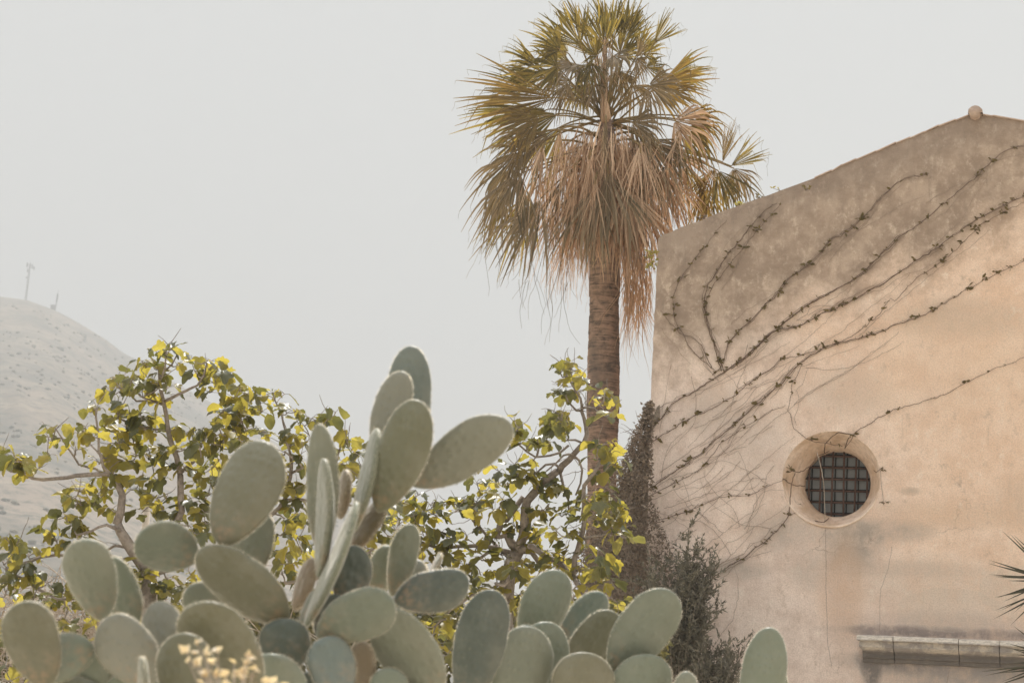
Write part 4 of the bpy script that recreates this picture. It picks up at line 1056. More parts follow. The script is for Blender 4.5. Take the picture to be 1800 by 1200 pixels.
def fig_tree(name, label, Z0, limbs, clusters, seed, leaf=.135, zj=.6, per=(4, 7), trunk_to=None):
    r2 = random.Random(seed); nodes = []          # (pos, px, py, radius)
    wood = MB(); crown = MB()
    for (r0, r1, pts) in limbs:
        P3 = []
        for q in pts:
            z = q[2] if len(q) > 2 else Z0
            P3.append((P(q[0], q[1], z), q[0], q[1]))
        out = []
        n = len(P3)
        for i in range(n - 1):
            (a, ax, ay), (b, bx, by) = P3[i], P3[i + 1]; k = max(1, int((b - a).length / .06))
            a0 = P3[max(i - 1, 0)][0]; b1 = P3[min(i + 2, n - 1)][0]
            for j in range(k):
                t = j / k
                q = 0.5 * (2 * a + (b - a0) * t + (2 * a0 - 5 * a + 4 * b - b1) * t * t + (3 * a - a0 - 3 * b + b1) * t ** 3)
                out.append((q + Vector((r2.gauss(0, .004), r2.gauss(0, .004), r2.gauss(0, .004))), ax + (bx - ax) * t, ay + (by - ay) * t))
        out.append(P3[-1]); m_ = len(out)
        rad = [r0 + (r1 - r0) * i / (m_ - 1) for i in range(m_)]
        wood.tube([o[0] for o in out], rad, 7, True, .12)
        for (o, rr) in zip(out, rad): nodes.append((o[0], o[1], o[2], rr))
    cl = list(clusters); base = nodes[0][0]
    def dist(c, nd): return math.hypot(c[0] - nd[1], c[1] - nd[2])
    # connect outward: always the cluster nearest to wood already built
    rem = [(c, min(range(len(nodes)), key=lambda i: dist(c, nodes[i]))) for c in cl]
    rem = [[c, i, dist(c, nodes[i])] for c, i in rem]
    while rem:
        k = min(range(len(rem)), key=lambda q: rem[q][2]); c, i, dd = rem.pop(k)
        nd = nodes[i]; zz = (nd[0] - CAM).dot(fwd) + r2.uniform(-zj, zj) * min(1, .25 + dd / 60)
        zz = max(Z0 - zj * 2.2, min(Z0 + zj * 2.2, zz))
        if len(c) > 3: zz = c[3]
        tip = P(c[0], c[1], zz); a = nd[0]; L = (tip - a).length
        ctrl = a.lerp(tip, .45) + Vector((r2.gauss(0, .08) * L, r2.gauss(0, .08) * L, -.16 * L + r2.gauss(0, .08) * L))
        kk = max(3, int(L / .07)); pts = []
        for j in range(kk + 1):
            t = j / kk; pts.append(a * (1 - t) ** 2 + ctrl * 2 * t * (1 - t) + tip * t * t + (Vector((r2.gauss(0, .004), r2.gauss(0, .004), r2.gauss(0, .004))) if 0 < j < kk else Vector()))
        rs = min(nd[3] * .8, .0055 + .006 * L); rad = [rs + (.0042 - rs) * j / kk for j in range(kk + 1)]
        wood.tube(pts, rad, 5, True, .12)
        base_k = len(nodes)
        for j in range(1, kk + 1):
            t = j / kk; nodes.append((pts[j], nd[1] + (c[0] - nd[1]) * t, nd[2] + (c[1] - nd[2]) * t, rad[j]))
        for q in rem:
            for i2 in range(base_k, len(nodes)):
                d2 = dist(q[0], nodes[i2]) + 2
                if d2 < q[2]: q[1], q[2] = i2, d2
        # leaves whorled round the tip
        nl = r2.randint(*per); tdir = (pts[-1] - pts[-2]).normalized()
        if len(c) > 2 and c[2]: nl = c[2]
        ph = r2.uniform(0, 6.28)
        for q in range(nl):
            az = ph + q * 2.4 + r2.gauss(0, .3)
            h = Vector((math.cos(az), math.sin(az) * .9, 0))
            s0 = pts[-1] - tdir * r2.uniform(0, .05) * q * .5
            pd = (h + tdir * .7 + Vector((0, 0, r2.uniform(-.1, .6)))).normalized(); pl = r2.uniform(.03, .075)
            pe = s0 + pd * pl
            crown.tube([s0, s0 + pd * pl * .5 + Vector((0, 0, .004)), pe], .0022, 3, False, mi=1)
            dl = (h + Vector((0, 0, r2.gauss(-.55, .5)))).normalized()
            nn = (Vector((0, 0, 1)) + h * r2.uniform(-.1, .8) + Vector((r2.gauss(0, .45), r2.gauss(0, .45), 0))).normalized()
            fig_leaf(crown, pe, dl, nn, leaf * r2.choice([.5, .75, .9, 1, 1.1, 1.2]) * r2.uniform(.85, 1.1), r2)
    thin = [q for q in nodes if q[3] < .014]
    for _ in range(170):      # short bare side twigs
        q = r2.choice(thin); p = q[0]; d = Vector((r2.gauss(0, 1), r2.gauss(0, .6), r2.gauss(.5, .7))).normalized(); pts = [p]
        for _k in range(5):
            d = (d + Vector((r2.gauss(0, .25), r2.gauss(0, .2), r2.gauss(.06, .2)))).normalized(); pts.append(pts[-1] + d * r2.uniform(.025, .05))
        wood.tube(pts, [.0042, .0038, .0034, .003, .0026, .002], 4)
    root = empty(name, Vector((base.x, base.y, 0)), label, 'fig tree', 'fig trees behind the cacti')
    # trunk down to the ground
    g = Vector((base.x + .1, base.y, -.05)); r0 = limbs[0][0]
    wood.tube([g, g.lerp(base, .4) + Vector((.12, 0, 0)), g.lerp(base, .8) + Vector((.03, 0, 0)), base], [r0 * 1.7, r0 * 1.4, r0 * 1.15, r0], 10, True, .08)
    wood.build('trunk', M['fig_bark'], root); crown.build('crown', [M['fig_leaf'], M['fig_bark']], root)
    return root

LZ = 15.2
limbsL = [
 (.055, .035, [(262, 1012), (247, 987), (232, 967), (213, 933), (207, 921)]),
 (.034, .022, [(207, 921), (213, 897), (215, 870), (208, 850), (200, 837)]),
 (.020, .008, [(200, 837), (187, 833), (160, 834), (133, 835), (105, 841), (77, 842), (58, 838), (43, 832), (20, 827), (3, 813)]),
 (.030, .024, [(247, 987), (275, 960), (300, 930, 15.3), (320, 900, 15.3), (318, 860, 15.3), (317, 833, 15.3)]),
 (.024, .012, [(317, 833, 15.3), (310, 805, 15.3), (300, 773, 15.3), (292, 730, 15.3), (287, 703, 15.3), (281, 673, 15.2), (280, 647, 15.2)]),
 (.010, .006, [(281, 673, 15.2), (290, 645, 15.1), (292, 617, 15.1)]), (.008, .005, [(290, 655, 15.2), (303, 640, 15.2), (312, 622, 15.2)]),
 (.013, .007, [(289, 706, 15.3), (313, 693, 15.2), (347, 677, 15.1), (357, 660, 15.1), (365, 633, 15.1)]),
 (.012, .006, [(287, 710, 15.3), (262, 703, 15.4), (240, 703, 15.4), (217, 683, 15.4)]), (.009, .005, [(275, 705, 15.3), (252, 700, 15.2), (243, 692, 15.2)]),
 (.011, .006, [(294, 757, 15.3), (265, 752, 15.4), (240, 747, 15.4), (220, 740, 15.4), (207, 733, 15.4)]),
 (.013, .007, [(200, 837), (182, 820, 15.1), (177, 807, 15.1), (172, 770, 15.1), (170, 717, 15.1)]),
 (.012, .006, [(187, 833), (160, 822, 15.4), (140, 817, 15.4), (120, 787, 15.4), (98, 753, 15.4)]),
 (.014, .009, [(317, 833, 15.3), (330, 818, 15.4), (350, 803, 15.4), (373, 787, 15.4), (400, 765, 15.4), (425, 740, 15.4)]),
 (.026, .014, [(262, 1012), (330, 985, 15.6), (400, 960, 15.6), (450, 925, 15.6), (480, 903, 15.6), (500, 878, 15.6), (510, 837, 15.6), (512, 800, 15.6)]),
 (.013, .007, [(500, 878, 15.6), (520, 875, 15.6), (547, 880, 15.6), (600, 885, 15.6), (640, 895, 15.6)]),
 (.010, .005, [(512, 810, 15.6), (505, 780, 15.5), (503, 763, 15.5), (492, 725, 15.5), (486, 705, 15.5), (480, 690, 15.5)]),
 (.011, .006, [(512, 830, 15.6), (533, 820, 15.5), (500, 793, 15.5)]), (.012, .006, [(545, 880, 15.6), (560, 850, 15.7), (590, 815, 15.7), (600, 780, 15.7)]),
 (.018, .010, [(240, 978), (215, 985), (187, 975), (140, 980, 15.4), (100, 973, 15.4), (43, 990, 15.3), (10, 1000, 15.3)]),
 (.014, .008, [(215, 935), (187, 922, 15.0), (160, 933, 15.0), (135, 940, 15.0)]), (.013, .008, [(232, 965), (200, 960, 15.4), (165, 985, 15.4), (150, 1000, 15.4)]),
 (.014, .008, [(270, 1030), (180, 1052, 15.2), (130, 1050, 15.2), (100, 1053, 15.2), (67, 1033, 15.2), (33, 1013, 15.2)]),
 (.016, .010, [(400, 1000, 15.6), (467, 1023, 15.6), (520, 1023, 15.6), (560, 1015, 15.6), (620, 990, 15.6), (660, 960, 15.6)]),
]
clL = [(300, 612, 5), (275, 618, 4), (320, 620, 5), (268, 640), (250, 636, 4), (292, 612, 5), (312, 640, 4), (352, 640, 4), (372, 634, 4), (392, 655), (370, 655), (380, 675), (345, 652, 4), (368, 690, 5), (282, 655, 4), (232, 668), (205, 665, 5), (215, 685), (240, 690), (195, 690, 4), (262, 672), (270, 690), (300, 678, 4), (298, 700, 4),
 (422, 682, 5), (440, 690), (455, 700), (432, 712), (410, 700), (402, 725), (425, 728), (445, 725), (385, 728), (462, 722, 4), (480, 690, 3), (500, 692, 3), (170, 717, 4), (155, 722, 3), (98, 753, 4), (85, 768, 3), (112, 775, 3), (140, 760, 4), (160, 765, 4), (148, 750, 3), (5, 790, 4), (25, 800), (35, 812), (55, 822), (48, 835, 5), (20, 812, 4), (132, 790, 3), (88, 800, 3),
 (212, 715), (207, 735), (232, 730, 5), (250, 735), (225, 755), (205, 762), (235, 775, 5), (210, 780), (252, 755, 4), (270, 735, 4), (275, 760, 4), (305, 755, 5), (325, 762), (345, 755), (365, 765), (385, 752), (395, 775), (350, 780), (325, 790), (375, 795), (415, 760), (440, 755), (465, 760), (430, 780), (290, 790), (262, 790, 5), (240, 800), (222, 812), (195, 800), (175, 812, 4), (200, 830), (270, 815), (300, 820), (330, 825, 5), (280, 842, 4), (372, 822), (370, 842), (385, 810, 5), (345, 845, 4),
 (505, 725, 4), (520, 722, 4), (548, 735, 4), (535, 748, 4), (560, 742), (578, 735, 4), (590, 724, 2), (515, 765), (525, 780), (500, 800, 5), (545, 770, 4), (598, 765, 3), (595, 790, 4), (610, 775, 3), (640, 792, 5), (622, 800), (650, 782, 4), (610, 815), (640, 820), (590, 830), (625, 840, 5), (650, 840, 4), (600, 855), (640, 865), (575, 860),
 (520, 815, 5), (490, 830), (510, 850), (535, 855, 5), (490, 860, 5), (520, 890), (495, 885, 5), (535, 910), (505, 915), (490, 940), (520, 945), (535, 965), (500, 970), (515, 990), (495, 1005, 5), (530, 1010, 4), (480, 1020, 4),
 (180, 840, 4), (140, 862, 5), (125, 875, 4), (155, 858, 4), (150, 885), (170, 870, 4), (115, 905, 4), (130, 918), (145, 935, 5), (100, 912, 3), (85, 935), (100, 950), (122, 958, 4), (195, 895, 4), (185, 860, 4), (230, 860, 4), (250, 845, 4), (275, 875), (285, 892, 5), (300, 905), (335, 875), (345, 895), (360, 900, 5), (365, 920, 4), (350, 940), (335, 925, 5), (250, 900, 3), (365, 870, 5),
 (10, 945), (30, 955), (20, 975), (50, 970), (45, 990), (5, 985), (60, 1005, 4), (28, 1010), (8, 1025), (5, 1050, 4), (75, 1030, 3), (110, 1035, 4), (130, 1045, 4), (95, 1060, 3), (150, 1060, 4), (60, 1050, 3), (5, 1090, 4),
 (250, 1010), (270, 1025), (235, 1035, 5), (290, 1040), (315, 1030), (300, 1020, 5), (260, 1050, 5), (335, 1010), (230, 1015, 5), (330, 1040, 5), (210, 1020, 4),
 (660, 905), (680, 890), (650, 940), (670, 925), (690, 945, 5), (640, 960, 5), (655, 975), (680, 975), (640, 990, 5), (660, 1000), (700, 915), (560, 1040, 4), (480, 1045, 4), (540, 1030, 4)]

RZ = 17.0
limbsR = [
 (.075, .055, [(885, 1060), (893, 1010), (900, 987), (910, 967)]),
 (.040, .022, [(910, 967), (890, 940, 17), (873, 943, 17), (880, 925, 17), (890, 913, 17), (905, 893, 17), (920, 873, 17)]),
 (.045, .030, [(910, 967), (922, 930, 16.9), (923, 893, 16.9), (937, 867, 16.9), (958, 845, 16.9), (980, 827, 16.9)]),
 (.030, .014, [(980, 827, 16.9), (1010, 797, 16.8), (1027, 777, 16.8), (1030, 750, 16.8), (1022, 722, 16.8)]),
 (.013, .006, [(1022, 722, 16.8), (1020, 700, 16.7), (1008, 678, 16.7), (997, 660, 16.7), (990, 642, 16.7)]), (.008, .005, [(1010, 680, 16.7), (1006, 665, 16.7), (1003, 650, 16.7)]),
 (.011, .006, [(1022, 722, 16.8), (1012, 722, 16.8), (997, 700, 16.8), (992, 690, 16.8)]),
 (.012, .006, [(1027, 717, 16.8), (1035, 716, 16.6), (1047, 717, 16.5), (1060, 708, 16.5), (1064, 696, 16.5)]),
 (.012, .008, [(1007, 800, 16.8), (1018, 808, 16.9), (1023, 825, 16.9), (1020, 850, 16.9), (1012, 870, 16.9)]),
 (.011, .006, [(1027, 777, 16.8), (1012, 773, 16.8), (1000, 772, 16.8), (987, 775, 16.8)]),
 (.011, .007, [(1000, 782, 16.8), (985, 795, 16.8), (965, 800, 16.8), (942, 802, 16.8), (925, 793, 16.8), (912, 780, 16.8), (904, 764, 16.8)]),
 (.010, .006, [(942, 802, 16.8), (948, 780, 16.8), (960, 765, 16.8), (965, 750, 16.8)]),
 (.012, .007, [(985, 822, 16.8), (975, 815, 16.8), (960, 818, 16.8), (945, 830, 16.8), (930, 842, 16.8)]), (.010, .006, [(1010, 797, 16.8), (990, 800, 16.7), (975, 815, 16.7), (960, 828, 16.7)]),
 (.013, .008, [(984, 830, 16.9), (990, 850, 16.9), (998, 875, 16.9), (1000, 900, 16.9)]),
 (.024, .014, [(1007, 1013, 16.6), (1010, 980, 16.6), (1023, 933, 16.6), (1027, 890, 16.6), (1027, 853, 16.6), (1045, 830, 16.5), (1058, 805, 16.5)]),
 (.014, .007, [(1020, 947, 16.6), (1040, 943, 16.5), (1060, 940, 16.5), (1085, 935, 16.5)]),
 (.024, .014, [(1007, 1013, 16.6), (1018, 1028, 16.4), (1030, 1040, 16.4), (1050, 1048, 16.4), (1075, 1050, 16.4)]), (.011, .006, [(1030, 1040, 16.4), (1055, 1035, 16.3), (1072, 1025, 16.3)]),
 (.030, .018, [(910, 967), (935, 970, 17), (945, 985, 17), (950, 1003, 17)]), (.030, .018, [(910, 967), (935, 960, 16.8), (955, 975, 16.8), (985, 990, 16.7), (1007, 1013, 16.6)]),
 (.022, .009, [(905, 975), (870, 962, 17.1), (807, 960, 17.1), (770, 962, 17.1), (735, 950, 17.1), (700, 930, 17.1)]),
 (.018, .008, [(900, 985), (865, 950, 17.2), (840, 925, 17.2), (820, 900, 17.2), (815, 885, 17.2)]), (.014, .007, [(870, 962, 17.1), (830, 990, 17.1), (800, 1005, 17.1), (770, 1000, 17.1)]),
 (.020, .012, [(893, 985, 16.7), (901, 1000, 16.6), (897, 1018, 16.6), (885, 1027, 16.6), (870, 1024, 16.6)]),
 (.015, .007, [(890, 1020), (860, 1035, 17), (820, 1050, 17), (790, 1075, 17), (765, 1100, 17)]),
]
clL += [(40, 1045, 5), (80, 1055, 5), (120, 1065, 5), (165, 1055, 5), (205, 1045, 5), (30, 1095, 5), (75, 1110, 5), (120, 1100, 5), (175, 1100, 5), (225, 1095, 5), (105, 1140, 4), (245, 1120, 4), (440, 1035, 5), (420, 1010, 5), (250, 985, 5), (225, 1000, 5), (190, 1000, 4), (640, 1015, 5), (625, 1045, 5), (660, 1030, 5), (60, 1080, 3), (105, 1090, 4), (150, 1085, 4), (190, 1075, 4), (235, 1070, 4), (90, 1120, 4), (140, 1125, 3), (15, 1120, 4), (10, 1170, 4), (55, 1195, 3), (210, 1110, 3), (265, 1075, 4), (300, 1065, 4)]
fig_tree('fig_tree', 'leafy fig tree on the left behind the big cactus, in front of the hill', LZ, limbsL, clL, 3, leaf=.088, per=(5, 8))
clR = [(705, 945, 5), (725, 955, 5), (755, 960, 5), (785, 975, 5), (730, 1000, 5), (755, 1020, 5), (700, 1005, 5), (810, 1010, 5), (715, 1030, 5), (990, 640, 5), (1003, 636, 4), (985, 655, 4), (1012, 652, 4), (1015, 668, 5), (1000, 668, 3), (975, 692, 5), (990, 690, 4), (1012, 690, 4), (980, 728, 5), (968, 735, 4), (990, 740), (978, 752), (1000, 745, 5), (962, 752, 4), (905, 740, 3), (908, 757, 4), (915, 778, 3), (932, 780, 4), (945, 772, 3), (967, 778, 4), (938, 808, 2),
 (1062, 690, 5), (1075, 700, 4), (1050, 702, 4), (1060, 730, 4), (1078, 728, 4), (1052, 785), (1066, 778, 4), (1075, 795), (1045, 805, 5), (1078, 818, 5), (1060, 835, 4), (1062, 858, 3), (1085, 812, 3),
 (905, 818, 5), (920, 828), (938, 832), (955, 842), (925, 845), (905, 840, 4), (970, 850, 5), (985, 860, 4), (948, 858, 5), (860, 812, 3), (878, 828, 4), (838, 848, 4), (862, 850, 5), (845, 870), (875, 870, 5), (892, 880, 4), (890, 850, 4), (815, 880), (835, 885), (800, 885, 5), (800, 900), (825, 905), (735, 870, 4), (755, 885), (745, 900), (720, 885), (700, 880, 5), (725, 905, 5), (765, 905), (715, 930), (740, 925, 5), (690, 910, 5), (780, 885, 4),
 (870, 895), (890, 905, 5), (920, 895, 5), (945, 900), (965, 890, 5), (985, 905), (1005, 895, 5), (1020, 880), (1035, 870), (1050, 885), (1070, 875), (1085, 885), (1095, 905), (1075, 905), (1100, 925, 5), (1085, 935), (1060, 915), (1045, 905, 5), (1100, 945, 4), (1030, 915, 5),
 (750, 945), (775, 935), (795, 950), (820, 940), (845, 930, 5), (860, 950, 5), (885, 935), (905, 925, 5), (930, 925), (950, 940), (975, 930), (995, 945), (1010, 930, 5), (990, 970), (965, 975), (940, 960), (920, 985), (950, 995), (975, 1000), (880, 975), (855, 985), (835, 970), (820, 990), (800, 975, 5), (845, 1010), (870, 1005), (900, 1000), (920, 1015), (865, 1035), (890, 1045), (915, 1045), (940, 1020, 5), (835, 1035), (930, 1060), (900, 1070), (875, 1065), (990, 1015, 5), (1000, 1040, 5), (850, 1060), (905, 1090), (1010, 1060),
 (790, 1040, 4), (800, 1065), (785, 1085), (770, 1100), (755, 1120, 5), (785, 1110), (770, 1135), (745, 1095, 5), (810, 1030), (790, 1150, 5), (900, 1110), (760, 990, 4), (720, 985, 3), (775, 1010, 4), (740, 970, 4), (700, 965, 4),
 (1060, 1030, 4), (1075, 1022, 4), (1045, 1010), (1030, 1000), (1070, 1060, 5), (1090, 1080, 4), (1085, 1060, 5), (1010, 990, 5), (1050, 980), (1035, 960, 5), (1075, 985, 5), (1060, 1000, 5), (1040, 1035, 4)]
fig_tree('fig_tree', 'darker sprawling fig tree in front of the palm trunk and church corner', RZ, limbsR, clR, 9, leaf=.090, per=(5, 8))

# dry twiggy brush low on the left, behind the pads
def brush():
    r2 = random.Random(8); base = P(150, 1300, 16.8); base.z = 0
    root = empty('dry_brushwood', base, 'tangle of bare dry twigs low on the left, behind the blurred cactus pads', 'brushwood'); tw = MB()
    for _ in range(800):
        x = r2.uniform(-10, 270) if r2.random() < .85 else r2.uniform(270, 700); y = r2.gauss(1120, 55) if x < 270 else r2.gauss(1120, 35)
        if y < 1035 + max(0, (x - 180)) * .15: y = 1075 + r2.random() * 90
        p = P(x, y, 16.8 + r2.uniform(-.7, .7)); d = Vector((r2.gauss(0, .8), r2.gauss(0, .4), r2.gauss(.35, .5))).normalized(); pts = [p]; cv = Vector((r2.gauss(0, .22), r2.gauss(0, .1), r2.gauss(0, .22)))
        for k in range(8):
            d = (d + cv + Vector((r2.gauss(0, .12), r2.gauss(0, .1), r2.gauss(0, .12)))).normalized(); pts.append(pts[-1] + d * .045)
        tw.tube(pts, [.0065 - .0006 * k for k in range(9)], 4)
    for k in range(26):
        x = 20 + 240 * r2.random(); q = P(x, 1090 + 40 * r2.random(), 16.8); tw.tube([base + Vector((r2.gauss(0, .2), 0, 0)), base.lerp(q, .5) + Vector((r2.gauss(0, .15), 0, 0)), q], [.02, .014, .007], 5)
    lf = MB()
    for _ in range(700):
        x = r2.uniform(-10, 300); y = r2.gauss(1130, 50)
        if y < 1050: y = 1090 + r2.random() * 80
        p = P(x, y, 16.8 + r2.uniform(-.7, .7)); L = r2.uniform(.015, .05)
        narrow_leaf(lf, p, Vector((r2.gauss(0, 1), r2.gauss(0, 1), r2.gauss(0, .8))), L, L * .55, r2)
    tw.build('twigs', M['twig'], root); lf.build('leaves', M['dry_leaf'], root)
brush()

# ------------------------------------------------------------------ prickly pears
GR, BL, OL, DK, PL, RD = (.165, .180, .130), (.135, .165, .145), (.138, .134, .084), (.074, .088, .072), (.20, .205, .158), (.185, .145, .090)
def prof(u, wide):
    """outline of a pad: narrow joint, widest past the middle, broad round tip"""
    if u < wide: w_ = max(0, 1 - ((wide - u) / wide) ** 2.0) ** .66
    else: w_ = max(0, 1 - ((u - wide) / (1 - wide)) ** 2.25) ** .5
    if u < .1: w_ = max(w_, .26 * math.sqrt(max(0, u / .1)))
    return w_
def pad(root, bx, by, tx, ty, W, z0, z1=None, yaw=0, col=GR, th=.040, seed=0, wide=.60, name='pad', label=None):
    """one cactus pad from its joint (bx,by) to its tip (tx,ty); W is the true width in pixels at depth z0"""
    z1 = z0 if z1 is None else z1
    r2 = random.Random(seed * 13 + int(bx + ty)); A = P(bx, by, z0); B = P(tx, ty, z1)
    ax = (B - A); L = ax.length; ax.normalize(); view = ((A + B) / 2 - CAM).normalized()
    sd_ = ax.cross(view).normalized(); nn = sd_.cross(ax).normalized()
    ya = R(yaw); xs = sd_ * math.cos(ya) + nn * math.sin(ya); ys = ax.cross(xs).normalized()
    hw = W * z0 / FPX / 2
    NU, NV = 40, 36; vs = []; ph = r2.uniform(0, 10)
    bend = r2.uniform(-.05, .05); asym, asym2 = r2.uniform(-.10, .10), r2.uniform(-.07, .07)
    for i in range(NU + 1):
        a = math.pi * i / NU; u = (1 - math.cos(a)) / 2                    # dense at both ends
        wv = prof(u, wide)
        t_ = th * .5 * max(wv, 0) ** .5 * (1.18 - .30 * u)
        for j in range(NV):
            b = 2 * math.pi * j / NV; cb, sb = math.cos(b), math.sin(b)
            ex = math.copysign(abs(cb) ** .94, cb); ey = math.copysign(abs(sb) ** .86, sb)
            e_ = 1 + (.045 * noise.noise(Vector((u * 7 + ph, cb * 1.2, ph))) + .010 * noise.noise(Vector((u * 22 + ph, cb * 2, ph))))
            x = hw * wv * ex * e_; y = t_ * ey * (1 + .12 * noise.noise(Vector((u * 5, ex * 3, ph + sb))))
            x += asym * hw * math.sin(math.pi * u) + asym2 * hw * math.sin(2 * math.pi * u)
            y += bend * L * (math.sin(math.pi * u)) * (1 - .6 * ex * ex)
            vs.append((x, y, u * L))
    fs = [(i * NV + j, i * NV + (j + 1) % NV, (i + 1) * NV + (j + 1) % NV, (i + 1) * NV + j) for i in range(NU) for j in range(NV)]
    mb = MB(); mb.add(vs, fs)
    # areoles: small bumps along the rim and over both faces
    n_r = 13
    for s in (-1, 1):
        for k in range(n_r):
            u = .22 + .76 * (k + .5 * (s > 0)) / n_r; wv = prof(min(u, .999), wide)
            c = Vector((s * hw * wv * .995 + asym * hw * math.sin(math.pi * u) + asym2 * hw * math.sin(2 * math.pi * u), r2.uniform(-.2, .2) * th, min(u, .995) * L)); q = r2.uniform(.0018, .0034)
            mb.add([c + Vector(v) * q * 1.3 for v in ((1, 0, 0), (-1, 0, 0), (0, 1, 0), (0, -1, 0), (0, 0, 1), (0, 0, -1))], [(0, 2, 4), (2, 1, 4), (1, 3, 4), (3, 0, 4), (2, 0, 5), (1, 2, 5), (3, 1, 5), (0, 3, 5)])
    # pale glochid hairs standing off the rim
    for k in range(650):
        u = 1 - abs(r2.random() ** 1.3 * .93); s_ = r2.choice((-1, 1)); wv = prof(u, wide); w2 = prof(max(0, u - .02), wide)
        nx, nz = s_ * .02 * L, (w2 - wv) * hw; q = math.hypot(nx, nz) or 1; nx, nz = nx / q, nz / q
        yy = r2.gauss(0, .3) * th * .5
        p = Vector((s_ * hw * wv * .985 + asym * hw * math.sin(math.pi * u) + asym2 * hw * math.sin(2 * math.pi * u), yy, u * L)); d = Vector((nx + r2.gauss(0, .35), yy / th * 1.2 + r2.gauss(0, .4), nz + r2.gauss(0, .35))).normalized(); hl = r2.uniform(.003, .0075)
        b_ = d.orthogonal().normalized() * .0007; mb.add([p - b_, p + b_, p + d * hl], [(0, 1, 2)], 1)
    mtx = Matrix((xs, ys, ax)).transposed().to_4x4(); mtx.translation = A
    o = mb.build(name, [M['pad'], M['glochid']], root, matrix=mtx)
    v = r2.uniform(.9, 1.12); o.color = (col[0] * v * r2.uniform(.96, 1.04), col[1] * v, col[2] * v * r2.uniform(.95, 1.05), 1)
    if label: o['label'] = label
    return o

def cactus(label, base_px, Z, pads, group='prickly pear cacti in front of the fig trees'):
    b = P(base_px, 1400, Z); b.z = 0
    root = empty('prickly_pear_cactus', b, label, 'cactus', group)
    for k, p in enumerate(pads):
        kw = dict(p[-1]) if isinstance(p[-1], dict) else {}
        a = p[:-1] if isinstance(p[-1], dict) else p
        pad(root, *a, seed=k, **kw)
    return root

